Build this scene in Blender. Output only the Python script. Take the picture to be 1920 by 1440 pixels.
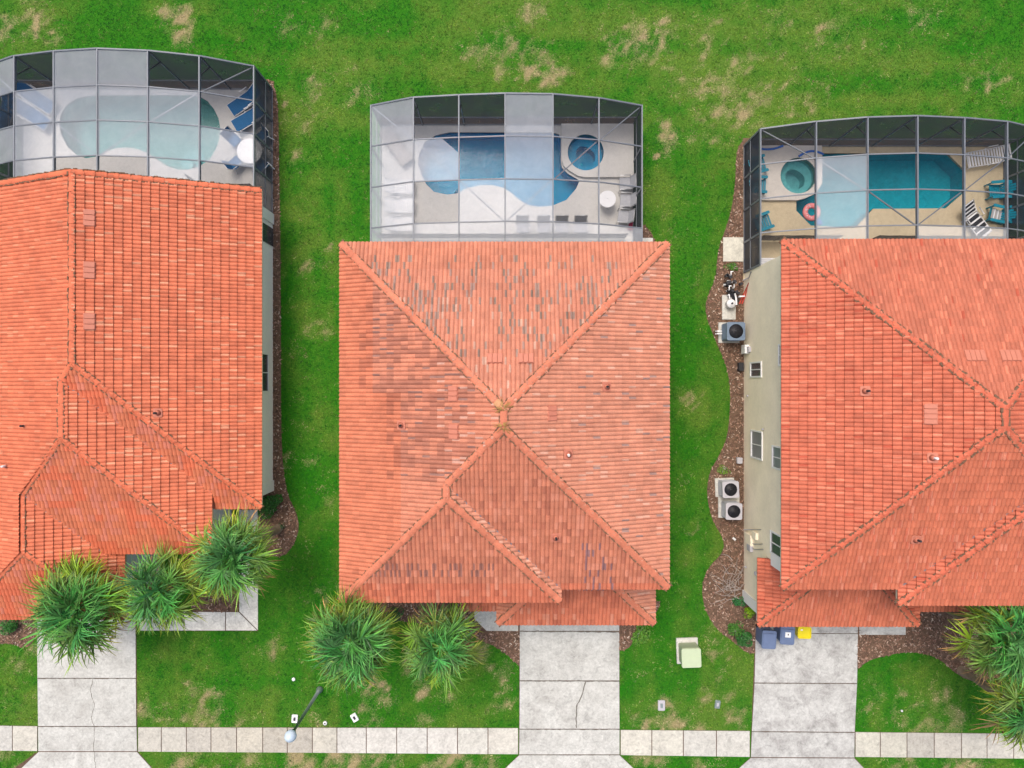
import bpy, math, random
import numpy as np
from mathutils import Vector, Matrix
from mathutils.geometry import tessellate_polygon

R = math.radians
H = 33.0            # drone height in metres
FPX = 1280.0        # focal length in pixels of a 1920 wide picture (24 mm on 36 mm)

scene = bpy.context.scene
for o in list(bpy.data.objects):
    bpy.data.objects.remove(o)
COL = scene.collection

# ------------------------------------------------------------------ camera
cd = bpy.data.cameras.new("camera")
cam = bpy.data.objects.new("camera", cd)
COL.objects.link(cam)
cam.location = (0, 0, H)
cam.rotation_euler = (0, 0, 0)
cd.lens = 24.0
cd.sensor_width = 36.0
cd.clip_start = 0.1
cd.clip_end = 2000
scene.camera = cam

# ------------------------------------------------------------------ sky and sun (thin bright overcast)
SUN_EL, SUN_AZ = 66.0, -28.0
w = bpy.data.worlds.new("World")
scene.world = w
w.use_nodes = True
nt = w.node_tree
bg = nt.nodes['Background']
sky = nt.nodes.new('ShaderNodeTexSky')
sky.sky_type = 'NISHITA'
sky.sun_disc = False
sky.sun_elevation = R(SUN_EL)
sky.sun_rotation = R(SUN_AZ)
sky.air_density = 0.9
sky.dust_density = 6.0
sky.ozone_density = 0.6
nt.links.new(sky.outputs[0], bg.inputs[0])
bg.inputs[1].default_value = 0.15
sd = bpy.data.lights.new("sun", 'SUN')
sd.energy = 1.05
sd.angle = R(22)
sd.color = (1.0, 0.95, 0.88)
so = bpy.data.objects.new("sun", sd)
COL.objects.link(so)
el, az = R(SUN_EL), R(SUN_AZ)
dv = Vector((math.sin(az)*math.cos(el), math.cos(az)*math.cos(el), math.sin(el)))
so.rotation_euler = dv.to_track_quat('Z', 'Y').to_euler()
so.location = dv*60
scene.view_settings.view_transform = 'Standard'
scene.view_settings.look = 'None'
scene.view_settings.exposure = 0.54
scene.view_settings.gamma = 1.0

# ------------------------------------------------------------------ helpers
def P(px, py, z=0.0):
    s = (H - z)/FPX
    return Vector(((px-960)*s, -(py-720)*s, z))

def tag(o, label=None, cat=None, group=None, kind=None):
    if label: o['label'] = label
    if cat: o['category'] = cat
    if group: o['group'] = group
    if kind: o['kind'] = kind
    return o

def thing(name, label, cat, loc=(0, 0, 0), rz=0.0, group=None):
    o = bpy.data.objects.new(name, None)
    o.empty_display_size = 0.3
    COL.objects.link(o)
    o.location = loc
    o.rotation_euler = (0, 0, rz)
    return tag(o, label, cat, group)

def dup(root, loc, rz=None, label=None, group=None):
    r = root.copy(); COL.objects.link(r)
    r.location = loc
    if rz is not None: r.rotation_euler = (0, 0, rz)
    if label: r['label'] = label
    if group: r['group'] = group
    for ch in list(root.children):
        c = ch.copy(); COL.objects.link(c); c.parent = r
        for g in list(ch.children):
            d = g.copy(); COL.objects.link(d); d.parent = c
    return r

class MB:
    def __init__(self):
        self.v = []; self.f = []; self.m = []; self.c = []; self.mats = []; self.sm = []
        self.mi = 0; self.col = (1, 1, 1); self.smooth = False
    def mat(self, m):
        if m not in self.mats: self.mats.append(m)
        self.mi = self.mats.index(m); return self
    def face(self, pts, col=None):
        n = len(self.v)
        self.v.extend([tuple(p) for p in pts])
        self.f.append(tuple(range(n, n+len(pts))))
        self.m.append(self.mi); self.c.append(col or self.col); self.sm.append(self.smooth)
    def mesh(self, verts, faces, col=None):
        n = len(self.v)
        self.v.extend([tuple(p) for p in verts])
        for f in faces:
            self.f.append(tuple(i+n for i in f))
            self.m.append(self.mi); self.c.append(col or self.col); self.sm.append(self.smooth)
    def box(self, c, s, rz=0.0, taper=1.0, M=None, col=None):
        hx, hy, hz = s[0]/2, s[1]/2, s[2]/2
        vs = []
        for z, t in ((-hz, 1.0), (hz, taper)):
            for x, y in ((-hx, -hy), (hx, -hy), (hx, hy), (-hx, hy)):
                vs.append(Vector((x*t, y*t, z)))
        if M is None: M = Matrix.Rotation(rz, 4, 'Z')
        c = Vector(c)
        vs = [M @ p + c for p in vs]
        self.mesh(vs, [(0, 3, 2, 1), (4, 5, 6, 7), (0, 1, 5, 4), (1, 2, 6, 5), (2, 3, 7, 6), (3, 0, 4, 7)], col)
        return self
    def rbox(self, c, s, r=0.05, rz=0.0, top=1.0, n=3, col=None, M=None):
        """box with rounded vertical corners and a small chamfer on top"""
        hx, hy = s[0]/2, s[1]/2
        def ring(z, k, ins):
            out = []
            for cx, cy, a0 in ((1, 1, 0), (-1, 1, 90), (-1, -1, 180), (1, -1, 270)):
                for i in range(n+1):
                    a = R(a0 + 90*i/n)
                    out.append(Vector(((cx*(hx-r)+r*math.cos(a))*k - cx*0 - ins*math.cos(R(a0+45)), (cy*(hy-r)+r*math.sin(a))*k - ins*math.sin(R(a0+45)), z)))
            return out
        z0, z1 = -s[2]/2, s[2]/2
        ch = min(0.02, s[2]*0.25, r*0.6)
        rings = [ring(z0, 1, 0), ring(z1-ch, top, 0), ring(z1, top, ch)]
        if M is None: M = Matrix.Rotation(rz, 4, 'Z')
        c = Vector(c); k = len(rings[0]); vs = []; fs = []
        for rg in rings: vs += [M @ p + c for p in rg]
        for j in range(2):
            for i in range(k):
                fs.append((j*k+i, j*k+(i+1) % k, (j+1)*k+(i+1) % k, (j+1)*k+i))
        fs.append(tuple(range(2*k, 3*k))); fs.append(tuple(reversed(range(k))))
        self.mesh(vs, fs, col); return self
    def bar(self, a, b, wd, ht, up=Vector((0, 0, 1)), col=None):
        a = Vector(a); b = Vector(b); d = (b-a)
        L = d.length; d.normalize()
        if abs(d.dot(up)) > 0.99: up = Vector((0, 1, 0))
        s = d.cross(up).normalized()*wd/2
        u = s.cross(d).normalized()*ht/2
        vs = [a-s-u, a+s-u, a+s+u, a-s+u, b-s-u, b+s-u, b+s+u, b-s+u]
        self.mesh(vs, [(0, 1, 2, 3), (7, 6, 5, 4), (0, 4, 5, 1), (1, 5, 6, 2), (2, 6, 7, 3), (3, 7, 4, 0)], col)
        return self
    def tube(self, pts, rad, n=8, col=None, cap=True):
        pts = [Vector(p) for p in pts]
        if not hasattr(rad, '__len__'): rad = [rad]*len(pts)
        rings = []
        for i, p in enumerate(pts):
            d = (pts[min(i+1, len(pts)-1)] - pts[max(i-1, 0)])
            if d.length < 1e-6: d = Vector((0, 0, 1))
            d.normalize()
            up = Vector((0, 0, 1)) if abs(d.z) < 0.95 else Vector((1, 0, 0))
            a = d.cross(up).normalized(); b = a.cross(d)
            rings.append([p + (a*math.cos(2*math.pi*k/n)+b*math.sin(2*math.pi*k/n))*rad[i] for k in range(n)])
        vs = [q for r_ in rings for q in r_]; fs = []
        for i in range(len(pts)-1):
            for k in range(n):
                fs.append((i*n+k, i*n+(k+1) % n, (i+1)*n+(k+1) % n, (i+1)*n+k))
        if cap:
            fs.append(tuple(range(n))); fs.append(tuple(reversed(range((len(pts)-1)*n, len(pts)*n))))
        s = self.smooth; self.smooth = True
        self.mesh(vs, fs, col); self.smooth = s
        return self
    def lathe(self, prof, c=(0, 0, 0), n=20, col=None, M=None, smooth=True):
        c = Vector(c); vs = []; fs = []
        for r_, z in prof:
            for k in range(n):
                p = Vector((r_*math.cos(2*math.pi*k/n), r_*math.sin(2*math.pi*k/n), z))
                if M: p = M @ p
                vs.append(p+c)
        for i in range(len(prof)-1):
            for k in range(n):
                fs.append((i*n+k, i*n+(k+1) % n, (i+1)*n+(k+1) % n, (i+1)*n+k))
        if prof[0][0] > 1e-4: fs.append(tuple(reversed(range(n))))
        if prof[-1][0] > 1e-4: fs.append(tuple(range((len(prof)-1)*n, len(prof)*n)))
        s = self.smooth; self.smooth = smooth
        self.mesh(vs, fs, col); self.smooth = s
        return self
    def prism(self, poly, z0, z1, holes=(), bottom=True, col=None, side=True):
        loops = [[Vector((p[0], p[1], 0)) for p in poly]] + [[Vector((p[0], p[1], 0)) for p in h] for h in holes]
        flat = [p for l in loops for p in l]
        tris = tessellate_polygon(loops)
        vt = [(p.x, p.y, z1) for p in flat]
        ft = []
        for t in tris:
            a, b, c = [flat[i] for i in t]
            if (b-a).cross(c-a).z < 0: t = (t[0], t[2], t[1])
            ft.append(tuple(t))
        self.mesh(vt, ft, col)
        if bottom: self.mesh([(p.x, p.y, z0) for p in flat], [tuple(reversed(t)) for t in ft], col)
        if side:
            for li, l in enumerate(loops):
                area = sum(l[i].x*l[(i+1) % len(l)].y - l[(i+1) % len(l)].x*l[i].y for i in range(len(l)))
                ccw = area > 0
                for i in range(len(l)):
                    a, b = l[i], l[(i+1) % len(l)]
                    if (not ccw) ^ (li > 0): a, b = b, a
                    self.face([(a.x, a.y, z0), (b.x, b.y, z0), (b.x, b.y, z1), (a.x, a.y, z1)], col)
        return self
    def build(self, name, parent=None, world=False):
        me = bpy.data.meshes.new(name)
        V = self.v
        if parent is not None and world:
            off = Vector(parent.location)
            if parent.parent is not None: off += Vector(parent.parent.location)
            V = [(p[0]-off.x, p[1]-off.y, p[2]-off.z) for p in V]
        me.from_pydata(V, [], self.f)
        for m in self.mats: me.materials.append(m)
        if len(self.mats) > 1: me.polygons.foreach_set('material_index', self.m)
        me.polygons.foreach_set('use_smooth', self.sm)
        if True:
            at = me.color_attributes.new('Col', 'FLOAT_COLOR', 'CORNER')
            buf = np.ones((sum(len(f) for f in self.f), 4), dtype=np.float32)
            buf[:, :3] = np.repeat(np.array(self.c, dtype=np.float32), [len(f) for f in self.f], axis=0)
            at.data.foreach_set('color', buf.ravel())
        me.update()
        o = bpy.data.objects.new(name, me)
        COL.objects.link(o)
        if parent is not None: o.parent = parent
        return o

# ------------------------------------------------------------------ materials
def newmat(name):
    m = bpy.data.materials.new(name); m.use_nodes = True
    return m, m.node_tree, m.node_tree.nodes['Principled BSDF']

def noise(nt, scale, detail=4, rough=0.6, dist=0.0, vec=None):
    n = nt.nodes.new('ShaderNodeTexNoise')
    n.inputs['Scale'].default_value = scale; n.inputs['Detail'].default_value = detail
    n.inputs['Roughness'].default_value = rough; n.inputs['Distortion'].default_value = dist
    if vec is not None: nt.links.new(vec, n.inputs['Vector'])
    return n

def ramp(nt, src, stops):
    r = nt.nodes.new('ShaderNodeValToRGB')
    while len(r.color_ramp.elements) < len(stops): r.color_ramp.elements.new(0.5)
    for e, (p, c) in zip(r.color_ramp.elements, stops):
        e.position = p; e.color = (c[0], c[1], c[2], 1) if hasattr(c, '__len__') else (c, c, c, 1)
    nt.links.new(src, r.inputs[0]); return r

def mix(nt, a, b, fac, mode='MIX'):
    m = nt.nodes.new('ShaderNodeMix'); m.data_type = 'RGBA'; m.blend_type = mode
    for s, x in ((m.inputs[0], fac), (m.inputs[6], a), (m.inputs[7], b)):
        if hasattr(x, 'links') or isinstance(x, bpy.types.NodeSocket): nt.links.new(x, s)
        elif hasattr(x, '__len__'): s.default_value = (x[0], x[1], x[2], 1)
        else: s.default_value = x
    return m.outputs[2]

def objvec(nt):
    g = nt.nodes.new('ShaderNodeNewGeometry')
    return g.outputs['Position']

def paint(name, base, rough=0.6, var=0.12, scale=3.0, bump=0.0, bscale=40.0, metal=0.0, usecol=False, fine=0.0, spec=0.4):
    m, nt, b = newmat(name)
    vec = objvec(nt)
    n1 = noise(nt, scale, 5, 0.6, 0.3, vec)
    r1 = ramp(nt, n1.outputs[0], [(0.25, 1-var), (0.75, 1+var)])
    base_s = base
    if usecol:
        a = nt.nodes.new('ShaderNodeAttribute'); a.attribute_name = 'Col'
        base_s = mix(nt, base, a.outputs[0], 1.0, 'MULTIPLY')
    c = mix(nt, base_s, r1.outputs[0], 1.0, 'MULTIPLY')
    if fine > 0:
        n2 = noise(nt, scale*12, 3, 0.7, 0, vec)
        r2 = ramp(nt, n2.outputs[0], [(0.3, 1-fine), (0.7, 1+fine)])
        c = mix(nt, c, r2.outputs[0], 1.0, 'MULTIPLY')
    nt.links.new(c, b.inputs['Base Color'])
    b.inputs['Roughness'].default_value = rough
    b.inputs['Metallic'].default_value = metal
    b.inputs['Specular IOR Level'].default_value = spec
    if bump > 0:
        nb = noise(nt, bscale, 4, 0.6, 0, vec)
        bp = nt.nodes.new('ShaderNodeBump'); bp.inputs['Strength'].default_value = bump; bp.inputs['Distance'].default_value = 0.02
        nt.links.new(nb.outputs[0], bp.inputs['Height']); nt.links.new(bp.outputs[0], b.inputs['Normal'])
    return m

def concrete(name, base, stain=(0.35, 0.33, 0.30), amount=0.5, blotch=0.9, rough=1.0):
    m, nt, b = newmat(name)
    vec = objvec(nt)
    a = nt.nodes.new('ShaderNodeAttribute'); a.attribute_name = 'Col'
    c0 = mix(nt, base, a.outputs[0], 1.0, 'MULTIPLY')
    n1 = noise(nt, blotch, 6, 0.65, 0.6, vec)
    r1 = ramp(nt, n1.outputs[0], [(0.42, 0.0), (0.72, 1.0)])
    f1 = nt.nodes.new('ShaderNodeMath'); f1.operation = 'MULTIPLY'; f1.inputs[1].default_value = amount
    nt.links.new(r1.outputs[0], f1.inputs[0])
    c1 = mix(nt, c0, stain, f1.outputs[0])
    n2 = noise(nt, 9, 5, 0.7, 0.4, vec)
    r2 = ramp(nt, n2.outputs[0], [(0.3, 1-.20*rough), (0.7, 1+.11*rough)])
    c2 = mix(nt, c1, r2.outputs[0], 1.0, 'MULTIPLY')
    n5 = noise(nt, 3.2, 9, 0.75, 1.2, vec)
    r5 = ramp(nt, n5.outputs[0], [(0.32, 1-.30*rough), (0.5, 1.0), (0.68, 1+.08*rough)])
    c2 = mix(nt, c2, r5.outputs[0], 1.0, 'MULTIPLY')
    n3 = noise(nt, 60, 3, 0.7, 0, vec)
    r3 = ramp(nt, n3.outputs[0], [(0.3, 1-.16*rough), (0.7, 1+.1*rough)])
    c3 = mix(nt, c2, r3.outputs[0], 1.0, 'MULTIPLY')
    nt.links.new(c3, b.inputs['Base Color'])
    b.inputs['Roughness'].default_value = 0.85
    b.inputs['Specular IOR Level'].default_value = 0.25
    bp = nt.nodes.new('ShaderNodeBump'); bp.inputs['Strength'].default_value = 0.25; bp.inputs['Distance'].default_value = 0.01
    nt.links.new(n3.outputs[0], bp.inputs['Height']); nt.links.new(bp.outputs[0], b.inputs['Normal'])
    return m

def tilemat(name):
    m, nt, b = newmat(name)
    vec = objvec(nt)
    a = nt.nodes.new('ShaderNodeAttribute'); a.attribute_name = 'Col'
    n1 = noise(nt, 2.2, 6, 0.7, 0.5, vec)
    r1 = ramp(nt, n1.outputs[0], [(0.3, (0.86, 0.84, 0.84)), (0.7, (1.1, 1.1, 1.1))])
    c = mix(nt, a.outputs[0], r1.outputs[0], 1.0, 'MULTIPLY')
    n7 = noise(nt, .7, 8, 0.7, 0.8, vec)
    r7 = ramp(nt, n7.outputs[0], [(0.36, (.90, .89, .90)), (0.55, (1.03, 1.03, 1.03))])
    c = mix(nt, c, r7.outputs[0], 1.0, 'MULTIPLY')
    n2 = noise(nt, 26, 4, 0.75, 0.2, vec)
    r2 = ramp(nt, n2.outputs[0], [(0.3, (0.8, 0.78, 0.78)), (0.7, (1.14, 1.15, 1.17))])
    c = mix(nt, c, r2.outputs[0], 1.0, 'MULTIPLY')
    nt.links.new(c, b.inputs['Base Color'])
    b.inputs['Roughness'].default_value = 0.72
    b.inputs['Specular IOR Level'].default_value = 0.3
    bp = nt.nodes.new('ShaderNodeBump'); bp.inputs['Strength'].default_value = 0.3; bp.inputs['Distance'].default_value = 0.01
    nt.links.new(n2.outputs[0], bp.inputs['Height']); nt.links.new(bp.outputs[0], b.inputs['Normal'])
    return m

def lawnmat():
    m, nt, b = newmat('lawn')
    vec = objvec(nt)
    a = nt.nodes.new('ShaderNodeAttribute'); a.attribute_name = 'Col'
    sep = nt.nodes.new('ShaderNodeSeparateColor'); nt.links.new(a.outputs[0], sep.inputs[0])
    n1 = noise(nt, 1.6, 6, 0.7, 0.4, vec)
    n2 = noise(nt, 14, 5, 0.8, 0.3, vec)
    n3 = noise(nt, 55, 3, 0.8, 0, vec)
    n9 = noise(nt, .25, 6, 0.7, 0.4, vec)
    r9 = ramp(nt, n9.outputs[0], [(0.35, 0.0), (0.7, 0.35)])
    yv = nt.nodes.new('ShaderNodeMath'); yv.operation = 'ADD'; yv.use_clamp = True; nt.links.new(sep.outputs[1], yv.inputs[0]); nt.links.new(r9.outputs[0], yv.inputs[1])
    g1 = ramp(nt, n2.outputs[0], [(0.3, (0.010, 0.095, 0.003)), (0.55, (0.018, 0.155, 0.005)), (0.75, (0.085, 0.235, 0.02))])
    g2 = ramp(nt, n2.outputs[0], [(0.3, (0.035, 0.10, 0.010)), (0.55, (0.09, 0.18, 0.022)), (0.75, (0.22, 0.31, 0.07))])
    c = mix(nt, g1.outputs[0], g2.outputs[0], yv.outputs[0])
    tan = ramp(nt, n3.outputs[0], [(0.3, (0.16, 0.14, 0.05)), (0.7, (0.42, 0.34, 0.19))])
    ad = nt.nodes.new('ShaderNodeMath'); ad.operation = 'ADD'; nt.links.new(sep.outputs[0], ad.inputs[0])
    s2 = nt.nodes.new('ShaderNodeMath'); s2.operation = 'MULTIPLY_ADD'; nt.links.new(n2.outputs[0], s2.inputs[0]); s2.inputs[1].default_value = 1.6; s2.inputs[2].default_value = -0.8
    nt.links.new(s2.outputs[0], ad.inputs[1])
    f = ramp(nt, ad.outputs[0], [(0.3, 0.0), (0.95, 1.0)])
    c = mix(nt, c, tan.outputs[0], f.outputs[0])
    r3 = ramp(nt, n3.outputs[0], [(0.3, 0.7), (0.7, 1.25)])
    c = mix(nt, c, r3.outputs[0], 1.0, 'MULTIPLY')
    nt.links.new(c, b.inputs['Base Color'])
    b.inputs['Roughness'].default_value = 0.95
    b.inputs['Specular IOR Level'].default_value = 0.1
    bp = nt.nodes.new('ShaderNodeBump'); bp.inputs['Strength'].default_value = 0.6; bp.inputs['Distance'].default_value = 0.03
    nt.links.new(n3.outputs[0], bp.inputs['Height']); nt.links.new(bp.outputs[0], b.inputs['Normal'])
    return m

def leafmat(name, rough=0.6, trans=0.25):
    m, nt, b = newmat(name)
    a = nt.nodes.new('ShaderNodeAttribute'); a.attribute_name = 'Col'
    nt.links.new(a.outputs[0], b.inputs['Base Color'])
    b.inputs['Roughness'].default_value = rough
    b.inputs['Specular IOR Level'].default_value = 0.3
    if trans > 0:
        tr = nt.nodes.new('ShaderNodeBsdfTranslucent'); nt.links.new(a.outputs[0], tr.inputs[0])
        mx = nt.nodes.new('ShaderNodeMixShader'); mx.inputs[0].default_value = trans
        nt.links.new(b.outputs[0], mx.inputs[1]); nt.links.new(tr.outputs[0], mx.inputs[2])
        nt.links.new(mx.outputs[0], nt.nodes['Material Output'].inputs[0])
    return m

def screenmat(name, col, opac, rough=0.6):
    """insect screen: the woven mesh covers a share of the view"""
    m, nt, b = newmat(name)
    vec = objvec(nt)
    n1 = noise(nt, 1.3, 5, 0.7, 0.4, vec)
    r1 = ramp(nt, n1.outputs[0], [(0.3, opac*0.9), (0.7, min(1, opac*1.1))])
    df = nt.nodes.new('ShaderNodeBsdfDiffuse'); df.inputs[0].default_value = (*col, 1)
    tl = nt.nodes.new('ShaderNodeBsdfTranslucent'); tl.inputs[0].default_value = (*col, 1)
    m1 = nt.nodes.new('ShaderNodeMixShader'); m1.inputs[0].default_value = 0.35
    nt.links.new(df.outputs[0], m1.inputs[1]); nt.links.new(tl.outputs[0], m1.inputs[2])
    tp = nt.nodes.new('ShaderNodeBsdfTransparent')
    mx = nt.nodes.new('ShaderNodeMixShader'); nt.links.new(r1.outputs[0], mx.inputs[0])
    nt.links.new(tp.outputs[0], mx.inputs[1]); nt.links.new(m1.outputs[0], mx.inputs[2])
    nt.links.new(mx.outputs[0], nt.nodes['Material Output'].inputs[0])
    return m

def watermat(name, tint):
    m, nt, b = newmat(name)
    vec = objvec(nt)
    n1 = noise(nt, 5, 4, 0.6, 0.8, vec)
    bp = nt.nodes.new('ShaderNodeBump'); bp.inputs['Strength'].default_value = 0.35; bp.inputs['Distance'].default_value = 0.03
    nt.links.new(n1.outputs[0], bp.inputs['Height'])
    r1 = ramp(nt, n1.outputs[0], [(0.3, tuple(x*0.9 for x in tint)), (0.7, tuple(min(1, x*1.1) for x in tint))])
    tp = nt.nodes.new('ShaderNodeBsdfTransparent'); nt.links.new(r1.outputs[0], tp.inputs[0])
    gl = nt.nodes.new('ShaderNodeBsdfGlossy'); gl.inputs['Roughness'].default_value = 0.04
    nt.links.new(bp.outputs[0], gl.inputs['Normal'])
    fr = nt.nodes.new('ShaderNodeFresnel'); fr.inputs[0].default_value = 1.33
    nt.links.new(bp.outputs[0], fr.inputs['Normal'])
    mx = nt.nodes.new('ShaderNodeMixShader'); nt.links.new(fr.outputs[0], mx.inputs[0])
    nt.links.new(tp.outputs[0], mx.inputs[1]); nt.links.new(gl.outputs[0], mx.inputs[2])
    nt.links.new(mx.outputs[0], nt.nodes['Material Output'].inputs[0])
    return m

M = {}
M['tile'] = tilemat('clay_tile')
M['lawn'] = lawnmat()
M['leaf'] = leafmat('leaf', 0.42, 0.2)
M['grass'] = leafmat('grass_blade', 0.8, 0.2)
M['wall_cream'] = paint('cream_stucco', (0.86, 0.77, 0.60), 0.9, 0.10, 0.8, 0.3, 60, fine=0.04)
M['wall_grey'] = paint('pale_grey_stucco', (0.76, 0.76, 0.74), 0.9, 0.06, 0.8, 0.3, 60, fine=0.04)
M['trim'] = paint('white_trim', (0.74, 0.74, 0.73), 0.6, 0.05, 2)
M['soffit'] = paint('soffit', (0.62, 0.57, 0.44), 0.8, 0.05, 2)
M['underlay'] = paint('roof_underlay', (0.22, 0.09, 0.055), 0.9, 0.2, 4)
M['glass'] = paint('window_glass', (0.05, 0.06, 0.075), 0.12, 0.2, 1.5, spec=0.7)
M['glass_grey'] = paint('window_blind', (0.20, 0.22, 0.24), 0.3, 0.2, 1.5, spec=0.6)
M['conc'] = concrete('driveway_concrete', (0.525, 0.53, 0.495), (0.30, 0.29, 0.265), 0.6, 0.8)
M['conc_dirty'] = concrete('weathered_concrete', (0.505, 0.51, 0.485), (0.21, 0.20, 0.19), 0.7, 1.3)
M['walk'] = concrete('sidewalk_concrete', (0.55, 0.545, 0.50), (0.36, 0.345, 0.31), 0.5, 1.2)
M['crack'] = paint('crack', (0.15, 0.14, 0.12), 0.95, 0.3, 8)
M['deck_grey'] = concrete('deck_grey', (0.58, 0.57, 0.55), (0.42, 0.41, 0.40), 0.3, 0.6, .3)
M['deck_tan'] = concrete('deck_tan', (0.55, 0.46, 0.31), (0.40, 0.33, 0.23), 0.4, 0.7, .4)
M['deck_pale'] = concrete('deck_pale', (0.62, 0.58, 0.53), (0.45, 0.42, 0.38), 0.3, 0.7, .3)
M['soil'] = paint('soil', (0.10, 0.06, 0.04), 0.95, 0.3, 6, 0.6, 30)
M['mulch'] = paint('mulch', (0.13, 0.08, 0.052), 0.95, 0.35, 5, 0.9, 35, fine=0.45)
M['chip'] = paint('mulch_chip', (1, 1, 1), 0.9, 0.1, 5, usecol=True)
M['frame'] = paint('cage_frame', (0.15, 0.165, 0.19), 0.5, 0.1, 3, metal=0.1, spec=0.4)
M['frame_dark'] = paint('cage_frame_bronze', (0.055, 0.055, 0.065), 0.45, 0.1, 3)
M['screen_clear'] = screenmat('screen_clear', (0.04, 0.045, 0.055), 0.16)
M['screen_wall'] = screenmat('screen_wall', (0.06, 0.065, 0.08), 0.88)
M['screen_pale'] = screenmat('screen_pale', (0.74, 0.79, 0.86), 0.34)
M['water_blue'] = watermat('water_blue', (0.08, 0.84, 0.96))
M['water_teal'] = watermat('water_teal', (0.58, 0.86, 0.86))
M['water_right'] = watermat('water_right', (0.25, 0.88, 0.90))
M['plaster_blue'] = paint('pool_plaster_blue', (0.004, 0.32, 0.50), 0.6, 0.08, 1.5, fine=0.05)
M['plaster_teal'] = paint('pool_plaster_teal', (0.26, 0.44, 0.43), 0.6, 0.08, 1.5, fine=0.05)
M['plaster_right'] = paint('pool_plaster_aqua', (0.04, 0.38, 0.46), 0.6, 0.08, 1.5, fine=0.05)
M['plaster_spa'] = paint('spa_plaster', (0.30, 0.52, 0.54), 0.6, 0.08, 1.5, fine=0.05)
M['white_plastic'] = paint('white_plastic', (0.74, 0.74, 0.75), 0.4, 0.03, 3)
M['tabletop'] = paint('table_top', (0.70, 0.71, 0.73), 0.35, 0.04, 3)
M['sling_grey'] = paint('grey_sling', (0.38, 0.39, 0.42), 0.8, 0.1, 8, fine=0.08)
M['sling_blue'] = paint('blue_sling', (0.01, 0.11, 0.27), 0.8, 0.1, 8, fine=0.08)
M['beige'] = paint('beige_sling', (0.36, 0.33, 0.31), 0.8, 0.08, 8)
M['teal'] = paint('teal_plastic', (0.0, 0.20, 0.29), 0.5, 0.08, 4)
M['alu'] = paint('aluminium', (0.55, 0.56, 0.58), 0.35, 0.05, 4, metal=0.5)
M['bin_blue'] = paint('blue_grey_bin', (0.115, 0.16, 0.27), 0.5, 0.08, 4)
M['yellow'] = paint('yellow_plastic', (0.72, 0.60, 0.01), 0.5, 0.06, 4)
M['ac_blue'] = paint('ac_blue_grey', (0.13, 0.18, 0.25), 0.5, 0.08, 4)
M['ac_grey'] = paint('ac_light_grey', (0.42, 0.41, 0.44), 0.5, 0.06, 4)
M['black'] = paint('black_plastic', (0.02, 0.02, 0.025), 0.5, 0.1, 4)
M['red'] = paint('red_plastic', (0.55, 0.05, 0.03), 0.5, 0.06, 4)
M['pink'] = paint('pink_plastic', (0.75, 0.24, 0.24), 0.4, 0.05, 4)
M['pinkcloth'] = paint('pink_cloth', (0.60, 0.06, 0.14), 0.9, 0.1, 8)
M['ball'] = paint('blue_plastic', (0.10, 0.22, 0.60), 0.4, 0.05, 4)
M['noodle'] = paint('blue_foam', (0.03, 0.14, 0.50), 0.7, 0.05, 4)
M['green_box'] = paint('pale_green_steel', (0.33, 0.38, 0.25), 0.5, 0.06, 3)
M['green_box_top'] = paint('pale_green_lid', (0.44, 0.52, 0.34), 0.5, 0.06, 3)
M['lamp_metal'] = paint('lamp_metal', (0.24, 0.29, 0.28), 0.4, 0.08, 4, metal=0.4)
M['lamp_glass'] = paint('lamp_dome', (0.50, 0.60, 0.70), 0.25, 0.05, 4)
M['trunk'] = paint('palm_trunk', (0.20, 0.15, 0.10), 0.95, 0.3, 5, 0.8, 20)
M['twig'] = paint('dead_twig', (0.36, 0.32, 0.29), 0.9, 0.2, 6)
M['vent'] = paint('pink_vent', (0.47, 0.165, 0.105), 0.6, 0.08, 8)
M['mortar'] = paint('mortar', (0.15, 0.085, 0.05), 0.95, 0.35, 10, 0.5, 30)
M['moss'] = paint('ridge_lichen', (0.36, 0.22, 0.07), 0.95, 0.3, 12, 0.6, 40)
M['flash'] = paint('valley_metal', (0.22, 0.19, 0.20), 0.5, 0.25, 8, metal=0.3)
M['asphalt'] = paint('asphalt', (0.06, 0.06, 0.06), 0.95, 0.15, 2, 0.6, 60, fine=0.2)
M['door'] = paint('garage_door', (0.62, 0.60, 0.54), 0.6, 0.05, 3)

# ------------------------------------------------------------------ value noise for python-side patterns
rs = np.random.RandomState(7)
_tab = rs.rand(256, 256)
def vnoise(x, y, s):
    x = np.asarray(x)*s + 1000.0; y = np.asarray(y)*s + 1000.0
    xi = np.floor(x).astype(int); yi = np.floor(y).astype(int)
    fx = x-xi; fy = y-yi
    fx = fx*fx*(3-2*fx); fy = fy*fy*(3-2*fy)
    a = _tab[xi % 256, yi % 256]; b = _tab[(xi+1) % 256, yi % 256]
    c = _tab[xi % 256, (yi+1) % 256]; d = _tab[(xi+1) % 256, (yi+1) % 256]
    return (a*(1-fx)+b*fx)*(1-fy)+(c*(1-fx)+d*fx)*fy
def fbm(x, y, s, o=4):
    t = 0; am = 1; tot = 0
    for i in range(o):
        t = t + am*vnoise(x+i*17.3, y-i*9.1, s*2**i); tot += am; am *= 0.55
    return t/tot

# ------------------------------------------------------------------ ground outlines (metres)
def GP(pts, z=0.0):
    return [(P(a, b, z).x, P(a, b, z).y) for a, b in pts]
def crop(pts, k, ox, oy):
    return [(x/k+ox, y/k+oy) for x, y in pts]
def smooth_poly(pts, it=2):
    for _ in range(it):
        q = []
        for i in range(len(pts)):
            a, b = pts[i], pts[(i+1) % len(pts)]
            q.append((a[0]*.75+b[0]*.25, a[1]*.75+b[1]*.25)); q.append((a[0]*.25+b[0]*.75, a[1]*.25+b[1]*.75))
        pts = q
    return pts

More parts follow.
